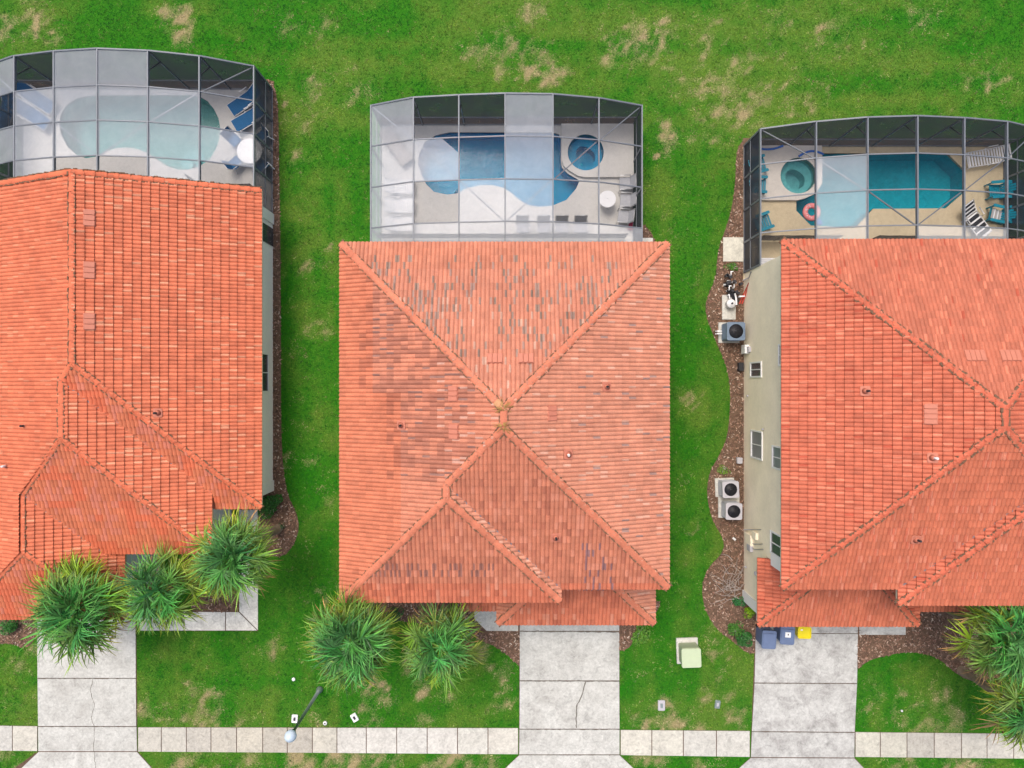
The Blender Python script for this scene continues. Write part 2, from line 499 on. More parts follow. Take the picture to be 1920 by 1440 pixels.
beds = {
 'left_side': smooth_poly(GP([(470,150),(509,148),(515,165),(522,200),(524,330),(526,470),(527,640),(527,800),(531,880),(540,930),(556,960),(562,990),(552,1020),(532,1045),(500,1040),(480,1010),(470,940),(470,600)]), 1),
 'left_front': GP([(360,1060),(448,1060),(448,1147),(360,1147)]),
 'left_far': smooth_poly(GP([(-20,1150),(60,1150),(72,1190),(50,1218),(20,1205),(-20,1210)]), 1),
 'mid_front': smooth_poly(GP([(700,1100),(985,1100),(985,1262),(960,1235),(930,1212),(905,1203),(880,1190),(800,1170),(715,1160)]), 1),
 'mid_east': smooth_poly(GP([(1150,1150),(1240,1120),(1232,1150),(1190,1180),(1187,1205),(1176,1218),(1150,1222)]), 1),
 'mid_north_east': smooth_poly(GP([(1195,415),(1212,425),(1222,437),(1230,460),(1190,470)]), 1),
 'right_side': smooth_poly(GP([(1405,262),(1392,262),(1380,285),(1379,340),(1372,390),(1362,425),(1345,470),(1343,520),(1324,560),(1322,590),(1342,640),(1364,690),(1370,740),(1365,820),(1345,860),(1330,885),(1324,925),(1334,975),(1357,1010),(1357,1035),(1326,1065),(1315,1100),(1320,1140),(1342,1180),(1378,1205),(1400,1225),(1420,1225),(1440,1100),(1440,260)]), 2),
 'right_front': smooth_poly(GP([(1600,1120),(1960,1120),(1960,1230),(1860,1275),(1820,1278),(1790,1262),(1765,1238),(1735,1225),(1695,1222),(1645,1233),(1625,1240),(1600,1262)]), 2),
}
deck_mid = [(-6.29, 5.0), (5.86, 5.0), (5.86, 12.5), (-6.29, 12.5)]
deck_left = [(-23.6, 8.0), (-11.55, 8.0), (-11.55, 14.23), (-23.6, 14.23)]
deck_right = [(11.16, 5.0), (23.7, 5.0), (23.7, 11.47), (11.16, 11.47)]

zm = lambda pts: crop(pts, 3.3103, 660, 140)
zl = lambda pts: crop(pts, 3.4286, 0, 60)
zr = lambda pts: crop(pts, 3.4286, 1360, 180)
pool_mid = GP(zm([(600,362),(520,380),(450,425),(418,500),(413,560),(430,620),(460,680),(510,730),(590,747),(650,740),(720,705),(800,688),(870,688),(940,705),(990,735),(1040,780),(1090,810),(1160,822),(1245,815),(1330,780),(1390,710),(1412,660),(1340,618),(1303,580),(1296,540),(1296,400),(1285,375),(1250,362)]))
pool_left = GP(zl([(600,412),(500,430),(430,475),(395,540),(388,600),(400,660),(440,740),(500,795),(560,815),(620,805),(680,775),(750,750),(830,745),(900,760),(960,785),(1020,825),(1080,865),(1150,888),(1220,888),(1290,865),(1350,825),(1390,760),(1415,690),(1420,620),(1410,560),(1380,500),(1340,450),(1290,420),(1230,410)]))
pool_right = GP(zr([(612,372),(1420,372),(1530,480),(1530,620),(1410,725),(945,728),(830,850),(545,835),(452,740),(452,680),(560,640),(590,610),(612,570)]))
def circle(c, r, n=40): return [(c[0]+r*math.cos(2*math.pi*i/n), c[1]+r*math.sin(2*math.pi*i/n)) for i in range(n)]
spa_mid_c = GP(zm([(1447, 493)]))[0]; spa_mid_r = 111/3.31/38.79
spa_right_c = GP(zr([(455, 522)]))[0]; spa_right_r = 114/3.43/38.79

# paved polygons in picture coordinates of the ground
drive_left = [(70,1085),(255,1085),(258,1408),(290,1445),(290,1475),(20,1475),(20,1445),(72,1408)]
drive_mid = [(974,1120),(1161,1120),(1162,1415),(1190,1442),(1190,1475),(940,1475),(945,1442),(973,1415)]
drive_right = [(1418,1120),(1609,1120),(1602,1420),(1625,1445),(1625,1475),(1380,1475),(1385,1440),(1407,1420)]
walk_mid = [(889,1120),(972,1120),(972,1183),(912,1183),(889,1160)]
walk_left_poly = [(262,1147),(448,1147),(448,955),(484,955),(484,1182),(345,1182),(262,1182)]

def pip(poly, X, Y):
    inside = np.zeros(X.shape, bool)
    n = len(poly); j = n-1
    for i in range(n):
        xi, yi = poly[i]; xj, yj = poly[j]
        if yi != yj:
            c = ((yi > Y) != (yj > Y)) & (X < (xj-xi)*(Y-yi)/(yj-yi)+xi)
            inside ^= c
        j = i
    return inside

# ------------------------------------------------------------------ lawn
blobs = [ # picture x, y, radius px, dryness
 (60,40,45,.5),(95,55,30,.4),(10,50,30,.6),(335,35,38,.75),(340,60,30,.6),(540,40,30,.5),(600,60,30,.25),(590,170,36,.55),(570,215,40,.55),(600,225,25,.4),(560,300,26,.35),
 (640,130,30,.3),(690,170,30,.45),(660,185,22,.4),(960,95,60,.5),(1010,125,50,.75),(1045,135,25,.8),(900,95,35,.5),(985,105,35,.5),(1190,85,55,.6),(1230,60,40,.5),(1160,115,35,.45),(1240,120,25,.4),(1000,20,30,.4),
 (1240,255,30,.75),(1235,290,18,.6),(1400,120,35,.4),(1350,180,70,.42),(1420,200,60,.42),(1500,170,60,.3),(1340,230,50,.42),(1330,150,40,.4),(1560,60,60,.3),(1730,30,50,.35),(1640,110,50,.2),(1850,150,60,.3),(1450,60,60,.25),(1330,70,50,.3),(1290,160,30,.35),
 (545,560,16,.25),(575,500,26,.35),(560,660,20,.3),(590,620,24,.3),(560,750,18,.25),(545,865,20,.5),(580,870,14,.4),(600,930,24,.4),(570,800,20,.25),(620,470,16,.4),
 (1300,520,20,.25),(1270,430,20,.3),(1290,740,26,.4),(1310,770,20,.3),(1285,900,20,.2),(1300,1000,20,.2),
 (600,1110,22,.45),(620,1095,20,.35),(580,1120,18,.35),(390,1335,60,.5),(330,1345,40,.5),(420,1325,28,.5),(280,1335,22,.5),(460,1345,25,.4),(520,1220,40,.3),
 (720,1300,26,.8),(700,1290,26,.8),(735,1310,20,.6),(680,1340,30,.6),(700,1360,24,.6),(790,1290,24,.6),(830,1310,22,.5),(800,1350,24,.5),(940,1260,24,.6),(955,1290,20,.55),(930,1320,22,.5),(900,1230,24,.5),(880,1215,20,.5),(770,1250,20,.5),(590,1345,16,.4),
 (1330,1190,22,.45),(1345,1230,22,.5),(1310,1200,14,.5),(1320,1300,24,.3),(1250,1365,60,.55),(1210,1355,26,.6),(1300,1365,30,.5),(1380,1340,28,.55),(1370,1300,26,.4),(1200,1260,26,.35),(1350,1270,20,.3),(1190,1330,20,.3),
 (1640,1290,26,.5),(1620,1330,26,.45),(1680,1300,16,.4),(1760,1340,50,.5),(1800,1350,40,.5),(1740,1320,30,.35),(1850,1330,40,.35),(1700,1345,50,.4),(1850,1260,30,.3),
 (380,1425,60,.55),(330,1430,30,.5),(560,1425,40,.75),(640,1430,45,.75),(590,1435,30,.7),(720,1430,45,.6),(870,1428,45,.8),(820,1430,30,.5),(920,1432,30,.6),(1230,1432,30,.6),(1330,1435,35,.5),(1690,1432,40,.5),(1800,1430,50,.55),(470,1425,40,.45),(1200,1425,30,.4),
 (20,1330,30,.2),(30,1250,25,.35),(60,1220,20,.5),(20,1420,30,.3),
]
yell = [(560,400,30,.4),(580,180,70,.5),(605,350,40,.35),(590,600,40,.5),(600,800,40,.35),(1400,190,120,.7),(1380,100,100,.5),(1550,120,130,.4),(1750,90,150,.35),(1250,350,40,.4),(1320,560,20,.2),(1300,760,40,.5),
 (500,1240,120,.4),(590,1230,60,.3),(850,1300,100,.3),(1300,1200,60,.5),(1350,1330,60,.4),(1700,1330,80,.4),(60,60,80,.4),(330,40,80,.4),(950,100,150,.35),(1200,90,120,.45),(430,1300,130,.3),(700,110,120,.2),(40,1330,60,.3),(600,1000,40,.3)]
def maps(X, Y):
    PX = X*FPX/H+960; PY = -Y*FPX/H+720
    wx = (fbm(X, Y, 0.9, 3)-.5)*60; wy = (fbm(X+50, Y-30, 0.9, 3)-.5)*60
    dry = np.zeros(X.shape); ye = np.zeros(X.shape)
    for bx, by, br, s in blobs:
        d = np.hypot(PX+wx*.6-bx, PY+wy*.6-by)/br
        dry = np.maximum(dry, s*np.clip(1.35-d, 0, 1))
    for bx, by, br, s in yell:
        d = np.hypot(PX+wx-bx, PY+wy-by)/br
        ye = np.maximum(ye, s*np.clip(1.6-d, 0, 1))
    f = fbm(X, Y, 1.6, 4); g = fbm(X-40, Y+22, 0.35, 4)
    back = np.clip((Y-9)/4, 0, 1)                      # mower streaks: along x behind the houses, along y between them
    st = fbm(X*.12, Y*1.1, 1.0, 3)*back + fbm(X*1.1, Y*.10+60, 1.0, 3)*(1-back)
    sp = fbm(X+7, Y+3, 3.5, 3)
    g2 = fbm(X+13, Y+71, 0.22, 3)
    dry = 1.55*dry*np.clip(0.6+1.5*(f-.35), 0.2, 1.6) + np.clip((f-.62)*1.2, 0, .3) * np.clip((g2-.4)*4, 0, 1)
    dry = dry*np.clip(.25+2.2*(sp-.28), 0, 1.6) + np.clip((sp-.60)*1.6, 0, .35)*np.clip((g-.42)*4+ye, 0, 1)
    ye = np.clip(ye + .05 + (g-.48)*1.3 + (f-.5)*1.2 + (st-.48)*1.5, 0, 1)
    return dry, ye

def build_lawn():
    st = 0.25
    x0, x1, y0, y1 = -42.0, 42.0, -24.0, 36.0
    nx = int((x1-x0)/st); ny = int((y1-y0)/st)
    xs = np.linspace(x0, x1, nx+1); ys = np.linspace(y0, y1, ny+1)
    X, Y = np.meshgrid(xs, ys)
    d, ye = maps(X.ravel(), Y.ravel())
    verts = np.stack([X.ravel(), Y.ravel(), np.zeros(X.size)], 1).tolist()
    faces = []
    holes = [(-23.3, -11.8, 8.8, 14.0), (-6.0, 5.6, 5.9, 12.4), (11.4, 23.4, 5.8, 11.2)]
    for j in range(ny):
        cy = y0+(j+.5)*st
        for i in range(nx):
            cx = x0+(i+.5)*st
            if any(a < cx < b and c < cy < e for a, b, c, e in holes): continue
            a = j*(nx+1)+i
            faces.append((a, a+1, a+nx+2, a+nx+1))
    n = len(verts)
    B = 700.0
    verts += [[-B, -B, 0], [B, -B, 0], [B, B, 0], [-B, B, 0], [x0, y0, 0], [x1, y0, 0], [x1, y1, 0], [x0, y1, 0]]
    faces += [(n, n+1, n+5, n+4), (n+1, n+2, n+6, n+5), (n+2, n+3, n+7, n+6), (n+3, n, n+4, n+7)]
    me = bpy.data.meshes.new('lawn')
    me.from_pydata(verts, [], faces)
    at = me.color_attributes.new('Col', 'FLOAT_COLOR', 'POINT')
    buf = np.zeros((len(verts), 4), np.float32); buf[:, 3] = 1
    buf[:n, 0] = d; buf[:n, 1] = ye; buf[n:, 1] = 0.2
    at.data.foreach_set('color', buf.ravel())
    me.materials.append(M['lawn'])
    o = bpy.data.objects.new('lawn', me); COL.objects.link(o)
    tag(o, kind='structure')
build_lawn()

def grass_tufts():
    rg = np.random.RandomState(3)
    N = 230000
    X = rg.uniform(-26.0, 26.0, N); Y = rg.uniform(-19.6, 19.6, N)
    bad = np.zeros(N, bool)
    polys = [GP(q) for q in (drive_left, drive_mid, drive_right, walk_mid, walk_left_poly)] + list(beds.values()) + [deck_mid, deck_left, deck_right]
    polys += [GP([(-60,1360),(2000,1371),(2000,1422),(-60,1409)])]
    polys += [[(-25, -10), (-11.3, -10), (-11.3, 9), (-25, 9)], [(-6.5, -8.4), (6, -8.4), (6, 6), (-6.5, 6)], [(-.4, -10.3), (6, -10.3), (6, -7), (-.4, -7)], [(11, -8.4), (25, -8.4), (25, 6), (11, 6)], [(-60, -24), (60, -24), (60, -19), (-60, -19)]]
    for p in polys: bad |= pip(p, X, Y)
    X = X[~bad]; Y = Y[~bad]; N = len(X)
    d, ye = maps(X, Y)
    f = fbm(X, Y, 3.0, 4)
    t = np.clip((d + (f-.5)*1.3 + (rg.rand(N)-.5)*.6 - .28)/.75, 0, 1)*.9
    g1 = np.array([.009, .125, .003]); g2 = np.array([.125, .220, .016]); tn = np.array([.42, .345, .20])
    u = np.clip(ye + (f-.5)*1.6 + (rg.rand(N)-.5)*.5, 0, 1)[:, None]
    c = g1*(1-u)+g2*u
    c = c*(1-t[:, None])+tn*t[:, None]
    c = c*(0.45+1.1*rg.rand(N)*(.6+.8*fbm(X+9, Y, 2.2, 3)))[:, None]
    K = 3
    an = rg.uniform(0, 2*np.pi, (N, K)); ln = rg.uniform(.035, .085, (N, K)); hh = rg.uniform(.015, .05, (N, K)); wd = rg.uniform(.008, .016, (N, K))
    cx, cy = np.cos(an), np.sin(an)
    bx = X[:, None]+rg.uniform(-.03, .03, (N, K)); by = Y[:, None]+rg.uniform(-.03, .03, (N, K))
    V = np.zeros((N, K, 3, 3), np.float32)
    V[..., 0, 0] = bx-cy*wd; V[..., 0, 1] = by+cx*wd; V[..., 0, 2] = .002
    V[..., 1, 0] = bx+cy*wd; V[..., 1, 1] = by-cx*wd; V[..., 1, 2] = .002
    V[..., 2, 0] = bx+cx*ln; V[..., 2, 1] = by+cy*ln; V[..., 2, 2] = hh
    nf = N*K
    me = bpy.data.meshes.new('grass')
    me.vertices.add(nf*3); me.loops.add(nf*3); me.polygons.add(nf)
    me.vertices.foreach_set('co', V.reshape(-1))
    me.loops.foreach_set('vertex_index', np.arange(nf*3, dtype=np.int32))
    me.polygons.foreach_set('loop_start', np.arange(0, nf*3, 3, dtype=np.int32))
    me.update(calc_edges=True)
    at = me.color_attributes.new('Col', 'FLOAT_COLOR', 'CORNER')
    buf = np.ones((nf*3, 4), np.float32); buf[:, :3] = np.repeat(c, K*3, axis=0)
    at.data.foreach_set('color', buf.ravel())
    me.materials.append(M['grass'])
    o = bpy.data.objects.new('grass', me); COL.objects.link(o)
    tag(o, 'short mown green lawn grass with dry patches around the houses', 'grass', kind='stuff')
grass_tufts()

# ------------------------------------------------------------------ mulch beds
for nm, poly in beds.items():
    mb = MB().mat(M['mulch']); mb.prism(poly, -0.03, 0.012, bottom=False)
    tag(mb.build('mulch_bed'), kind='structure')
PAVED = [GP(q) for q in (drive_left, drive_mid, drive_right, [(889,1110),(972,1110),(972,1183),(912,1183),(889,1160)], [(400,940),(484,940),(484,1182),(448,1182),(448,1025),(400,1025)], [(262,1147),(484,1147),(484,1183),(262,1183)], [(1610,1150),(1698,1150),(1698,1190),(1610,1190)], [(1355,445),(1393.5,445),(1393.5,491),(1355,491)], [(1346,900),(1386,900),(1386,975),(1346,975)])]
def chips():
    rg = np.random.RandomState(5)
    mb = MB().mat(M['chip'])
    pal = [(.24, .14, .095), (.15, .085, .055), (.31, .20, .145), (.085, .05, .035), (.42, .31, .24), (.23, .12, .085), (.52, .43, .35)]
    wts = [.25, .25, .15, .17, .07, .08, .03]
    for nm, poly in beds.items():
        xs = [p[0] for p in poly]; ys = [p[1] for p in poly]
        A = (max(xs)-min(xs))*(max(ys)-min(ys)); N = int(A*170)
        X = rg.uniform(min(xs), max(xs), N); Y = rg.uniform(min(ys), max(ys), N)
        ok = pip(poly, X, Y)
        for q in PAVED: ok &= ~pip(q, X, Y)
        ok &= ~((X > 11.3) & (X < 24) & (Y < 5.3) & (Y > -7.4)) & ~((X < -11.6) & (Y < 8) & (Y > -4.9)) & ~((X > 11.3) & (X < 17.3) & (Y < -7) & (Y > -10)) & ~((X > 11.2) & (Y > 5.3))
        X = X[ok]; Y = Y[ok]
        for x, y in zip(X, Y):
            a = rg.uniform(0, 6.28); L = rg.uniform(.02, .07); W = rg.uniform(.010, .028); z = .016+rg.uniform(0, .03)
            ca, sa = math.cos(a), math.sin(a); tl = rg.uniform(-.02, .02); tw = rg.uniform(-.012, .012)
            k = rg.choice(7, p=wts); q = rg.uniform(.7, 1.25)
            mb.face([(x-ca*L+sa*W, y-sa*L-ca*W, z-tl-tw), (x+ca*L+sa*W, y+sa*L-ca*W, z+tl-tw), (x+ca*L-sa*W, y+sa*L+ca*W, z+tl+tw), (x-ca*L-sa*W, y-sa*L+ca*W, z-tl+tw)], tuple(v*q for v in pal[k]))
    return mb.build('mulch_chips')
tag(chips(), 'reddish brown bark chips covering the planting beds', 'mulch', kind='stuff')

# ------------------------------------------------------------------ paving
rnd = random.Random(11)
def slab(mb, pts, z0=-0.05, z1=0.03, tone=1.0, ins=0.012):
    q = GP(pts)
    c = Vector((sum(p[0] for p in q)/len(q), sum(p[1] for p in q)/len(q)))
    out = []
    for p in q:
        v = Vector(p)-c
        L = v.length
        out.append((c+v*(1-ins*1.4/L))[:])
    t = tone if hasattr(tone, '__len__') else (tone, tone, tone)
    mb.prism(out, z0, z1, bottom=False, col=t)
def crackline(mb, pts, wd=0.02, z=0.034):
    q = [Vector(p) for p in GP(pts)]
    # jitter
    fine = [q[0]]
    for a, b in zip(q[:-1], q[1:]):
        n = max(2, int((b-a).length/0.12))
        for i in range(1, n+1):
            p = a.lerp(b, i/n)
            if i < n: p = p + Vector((rnd.uniform(-.025, .025), rnd.uniform(-.02, .02)))
            fine.append(p)
    for a, b in zip(fine[:-1], fine[1:]):
        d = (b-a).normalized(); s = Vector((-d.y, d.x))*wd*rnd.uniform(.35, .7)
        mb.face([(*(a-s), z), (*(b-s), z), (*(b+s), z), (*(a+s), z)])
def soilbase(pts, z=0.008):
    mb = MB().mat(M['soil']); mb.prism(GP(pts), -0.04, z, bottom=False)
    return mb
def driveway(pts, slabs, matname, cracks, label):
    mb = soilbase(pts)
    mb.mat(M[matname])
    for s, t in slabs: slab(mb, s, tone=t)
    mb.mat(M['crack'])
    for c, wd in cracks: crackline(mb, c, wd)
    o = mb.build('driveway'); tag(o, kind='structure')
driveway(drive_left, [([(70,1085),(255,1085),(255.5,1271),(70.5,1271)], 1.0), ([(70.5,1272),(255.5,1272),(256.5,1361),(71.5,1361)], .98), ([(71.5,1362.5),(257,1362.5),(258,1408),(72,1408)], .97), ([(72,1409.5),(258,1409.5),(290,1445),(290,1475),(20,1475),(20,1445),(40,1440)], 1.02)],
 'conc', [([(175,1272),(170,1295),(178,1320),(172,1345),(178,1361),(176,1400),(180,1440)], .022), ([(70,1271.7),(255,1271.7)], .03), ([(71,1361.8),(257,1361.8)], .02)], '')
driveway(drive_mid, [([(974,1120),(1161,1120),(1161.5,1182.5),(974,1182.5)], .97), ([(974,1184),(1161.5,1184),(1161.5,1275.5),(974,1275.5)], 1.0), ([(974,1277),(1161.5,1277),(1162,1366),(973.5,1366)], 1.03), ([(973.5,1367.5),(1162,1367.5),(1162,1414),(973,1414)], 1.02), ([(973,1415.5),(1162,1415.5),(1190,1442),(1190,1475),(940,1475),(945,1442)], 1.04)],
 'conc', [([(1098,1278),(1092,1300),(1082,1320),(1080,1345),(1081,1364)], .05), ([(974,1183.2),(1161,1184.5)], .05), ([(974,1276.2),(1161,1276.6)], .045), ([(974,1366.7),(1161,1367.2)], .035), ([(973,1414.8),(1162,1414.8)], .02)], '')
driveway(drive_right, [([(1418,1120),(1609,1120),(1608.5,1187),(1416,1187)], .95), ([(1416,1188),(1608.5,1188),(1607,1280.5),(1414,1279.5)], 1.0), ([(1414,1281),(1607,1282),(1602.5,1372),(1409,1370.5)], .98), ([(1409,1372),(1602.5,1373.5),(1602,1420),(1407,1419)], .96), ([(1407,1420.5),(1602,1421.5),(1625,1445),(1625,1475),(1380,1475),(1385,1440)], .98)],
 'conc_dirty', [([(1414,1280.2),(1607,1281.3)], .03), ([(1409,1371.3),(1602,1372.8)], .025), ([(1420,1187.5),(1608,1187.8)], .02)], '')

def sidewalk(x0, x1, yt0, yt1, yb0, yb1, xsj, tones):
    base = [(x0, yt0), (x1, yt1), (x1, yb1), (x0, yb0)]
    mb = soilbase(base)
    mb.mat(M['walk'])
    for i, (a, b) in enumerate(zip(xsj[:-1], xsj[1:])):
        f = lambda x, p, q: p+(q-p)*(x-x0)/(x1-x0)
        slab(mb, [(a+.3, f(a, yt0, yt1)), (b-.3, f(b, yt0, yt1)), (b-.3, f(b, yb0, yb1)), (a+.3, f(a, yb0, yb1))], tone=tones[i % len(tones)])
    tag(mb.build('sidewalk'), kind='structure')
sidewalk(-160, 71, 1357.5, 1361, 1405.5, 1408, [-160,-100,-40,24,71], [(1,1,1), (.95,.95,.95), (.9,.9,.9), (.97,.95,.9)])
sidewalk(259, 972, 1363, 1364.5, 1409, 1414, [259,303,350,396,444,493,539,586,632,687,744,801,858,915,972],
 [(.9,.88,.84), (.88,.86,.82), (.84,.81,.77), (.86,.82,.76), (.9,.86,.78), (.78,.74,.68), (.76,.72,.67), (.98,.95,.88), (1.04,1.03,1.03), (1.06,1.05,1.05), (1.05,1.05,1.06), (1.06,1.05,1.05), (1.06,1.06,1.04), (1.05,1.03,.99)])
sidewalk(1163, 1406, 1368, 1370, 1415.5, 1419, [1163,1222,1281,1343,1406], [(1.04,1.02,.96), (1.02,1.01,.95), (.93,.93,.92), (.95,.95,.94)])
sidewalk(1603, 2100, 1372, 1377, 1419, 1424, [1603,1650,1700,1751,1802,1850,1900,1950,2000,2050,2100], [(.96,.95,.88), (.9,.89,.82), (.75,.73,.70), (.86,.83,.79), (.9,.88,.83), (.92,.9,.86)])

mb = soilbase(walk_mid); mb.mat(M['walk']); slab(mb, walk_mid, tone=(1.05,1.05,1.03)); tag(mb.build('path'), kind='structure')
mb = soilbase([(262,1147),(484,1147),(484,1183),(262,1183)]); mb.mat(M['walk'])
T_=(1.35,1.35,1.33); slab(mb, [(262,1147),(345,1147),(345,1182),(262,1182)], tone=T_); slab(mb, [(345,1147),(423,1147),(423,1182),(345,1182)], tone=T_); slab(mb, [(423.6,1147),(448,1147),(483,1182),(423.6,1182)], tone=T_); tag(mb.build('path'), kind='structure')
mb = MB().mat(M['walk']); slab(mb, [(448.5,955),(484,955),(484,1040),(448.5,1040)], tone=T_); slab(mb, [(448.5,1041),(484,1041),(484,1181.5),(449,1146.5)], tone=T_)
slab(mb, [(400,940),(433,940),(433,1025),(400,1025)], tone=(.9,.87,.82)); slab(mb, [(236,1030),(300,1030),(300,1095),(236,1095)], tone=(.9,.9,.92))
tag(mb.build('path'), kind='structure')
mb = MB().mat(M['conc_dirty']); slab(mb, [(1610,1150),(1698,1150),(1698,1190),(1610,1190)], z1=.035); tag(mb.build('path'), kind='structure')
mb = MB().mat(M['walk']); slab(mb, [(1355,445),(1393.5,445),(1393.5,491),(1355,491)], z1=.06, tone=(1.08,1.06,.98)); tag(mb.build('path'), kind='structure')
mb = MB().mat(M['walk']); slab(mb, [(1204,446),(1224,446),(1224,490),(1204,490)], z1=.06, tone=(1.2,1.2,1.2)); tag(mb.build('path'), kind='structure')
# street beyond the lower edge
mb = MB().mat(M['asphalt']); mb.prism([(-300, -30), (300, -30), (300, -20.0), (-300, -20.0)], -.05, .006, bottom=False); tag(mb.build('road'), kind='structure')
mb = MB().mat(M['walk']); mb.prism([(-300, -20.0), (300, -20.0), (300, -19.75), (-300, -19.75)], -.05, .12, bottom=False); tag(mb.build('kerb'), kind='structure')

# ------------------------------------------------------------------ pool decks, pools, spas
DZ = 0.08
def deck(poly, holes, matname):
    mb = MB().mat(M[matname]); mb.prism(poly, -0.05, DZ, holes=holes, bottom=False)
    return tag(mb.build('pool_deck'), kind='structure')
deck(deck_mid, [pool_mid, circle(spa_mid_c, spa_mid_r)], 'deck_grey')
deck(deck_left, [pool_left], 'deck_grey')
deck(deck_right, [pool_right, circle(spa_right_c, spa_right_r)], 'deck_tan')

def offset_poly(poly, d):
    out = []; n = len(poly)
    area = sum(poly[i][0]*poly[(i+1) % n][1]-poly[(i+1) % n][0]*poly[i][1] for i in range(n))
    sg = 1 if area > 0 else -1
    for i in range(n):
        a = Vector(poly[i-1]); b = Vector(poly[i]); c = Vector(poly[(i+1) % n])
        n1 = Vector(((b-a).y, -(b-a).x)).normalized(); n2 = Vector(((c-b).y, -(c-b).x)).normalized()
        nn = (n1+n2).normalized()
        out.append((b+nn*sg*d)[:])
    return out
def pool(name, label, cat, poly, water, plaster, depth=1.0, ztop=DZ, steps=(), wz=-0.05, coping=None, cmat='deck_pale'):
    cx = sum(p[0] for p in poly)/len(poly); cy = sum(p[1] for p in poly)/len(poly)
    t = thing(name, label, cat, (cx, cy, 0))
    n = len(poly)
    area = sum(poly[i][0]*poly[(i+1) % n][1]-poly[(i+1) % n][0]*poly[i][1] for i in range(n))
    pl = list(poly) if area > 0 else list(reversed(poly))
    mb = MB().mat(M[plaster])
    for i in range(n):
        a, b = pl[i], pl[(i+1) % n]
        mb.face([(b[0], b[1], -depth), (a[0], a[1], -depth), (a[0], a[1], ztop-.01), (b[0], b[1], ztop-.01)])
    mb.prism(pl, -depth-.1, -depth, bottom=False, side=False)
    mb.build('basin', t, True)
    for sp, sz in steps:
        mb = MB().mat(M['plaster_spa' if water == 'water_teal' else plaster]); mb.prism(sp, -depth, sz, bottom=False); mb.build('step', t, True)
    if coping:
        mb = MB().mat(M[cmat]); mb.prism(offset_poly(pl, coping), ztop-.05, ztop+.012, holes=[offset_poly(pl, -.02)], bottom=False); mb.build('coping', t, True)
    mb = MB().mat(M[water]); mb.prism(pl, wz, wz, bottom=False, side=False); mb.build('water', t, True)
    return t
def arcstep(c, r, a0, a1, poly=None, n=12):
    return [c] + [(c[0]+r*math.cos(R(a0+(a1-a0)*i/n)), c[1]+r*math.sin(R(a0+(a1-a0)*i/n))) for i in range(n+1)]
pool('swimming_pool', 'kidney shaped deep blue pool behind the middle house', 'swimming pool', pool_mid, 'water_blue', 'plaster_blue',
     steps=[(circle(GP(zm([(600, 690)]))[0], .33, 24), -.5)])
pool('swimming_pool', 'pale green kidney shaped pool behind the left house', 'swimming pool', pool_left, 'water_teal', 'plaster_teal',
     steps=[(circle(GP(zl([(1190, 800)]))[0], .62, 28), -.9), (circle(GP(zl([(1190, 820)]))[0], .42, 24), -.6), (circle(GP(zl([(1190, 835)]))[0], .24, 24), -.35)])
pool('swimming_pool', 'angular teal pool with cut corners behind the right house', 'swimming pool', pool_right, 'water_right', 'plaster_right',
     steps=[(GP(zr([(1250, 700), (1270, 690), (1400, 690), (1440, 698), (1410, 724), (1240, 726)])), -.35)])
# raised spa surrounds
def spa(name, label, c, r, polypx, matdeck, water):
    t = thing(name, label, 'hot tub', (c[0], c[1], 0))
    hole = circle(c, r)
    mb = MB().mat(M[matdeck]); mb.prism(polypx, DZ-.05, .26, holes=[hole], bottom=False); mb.build('surround', t, True)
    pl = hole; n = len(pl)
    mb = MB().mat(M['plaster_blue' if water == 'water_blue' else 'plaster_spa'])
    for i in range(n):
        a, b = pl[i], pl[(i+1) % n]
        mb.face([(b[0], b[1], -.8), (a[0], a[1], -.8), (a[0], a[1], .25), (b[0], b[1], .25)])
    mb.prism(pl, -.9, -.8, bottom=False, side=False); mb.build('basin', t, True)
    # bench: ring cut open on one side
    inner = []
    for i in range(36):
        a = 2*math.pi*i/36
        rr = r*(.50 + .22*max(0, math.cos(a-R(130)))**3)
        inner.append((c[0]+.1*r+rr*math.cos(a), c[1]-.12*r+rr*math.sin(a)))
    mb = MB().mat(M['plaster_blue' if water == 'water_blue' else 'plaster_spa']); mb.prism([(c[0]+(x-c[0])*.985, c[1]+(y-c[1])*.985) for x, y in hole], -.8, -.22, holes=[inner], bottom=False); mb.build('bench', t, True)
    mb = MB().mat(M['tabletop']); mb.lathe([(0, 0), (.07, 0), (.07, .02), (0, .03)], (c[0]-.12, c[1]-.28, -.79), 14); mb.build('drain', t, True)
    mb = MB().mat(M[water]); mb.prism(pl, .16, .16, bottom=False, side=False); mb.build('water', t, True)
spa('hot_tub', 'round dark blue spa beside the middle pool', spa_mid_c, spa_mid_r, GP(zm([(1297,316),(1744,316),(1744,645),(1440,645),(1400,637),(1345,605),(1310,575),(1300,540)])), 'deck_grey', 'water_blue')
spa('hot_tub', 'round aqua spa with a curved bench beside the right pool', spa_right_c, spa_right_r, GP(zr([(125,330),(605,330),(608,372),(608,570),(582,612),(556,640),(500,665),(452,678),(125,678)])), 'deck_pale', 'water_teal')
# low black border kerb between deck and grass along the back walls
for (xa, xb, y) in ((-23.6, -11.5, 14.23), (-6.3, 5.87, 12.5), (11.15, 23.7, 11.47)):
    mb = MB().mat(M['mulch']); mb.prism([(xa, y+.001), (xb, y+.001), (xb, y+.42), (xa, y+.42)], -.03, .013, bottom=False); tag(mb.build('mulch_bed'), kind='structure')

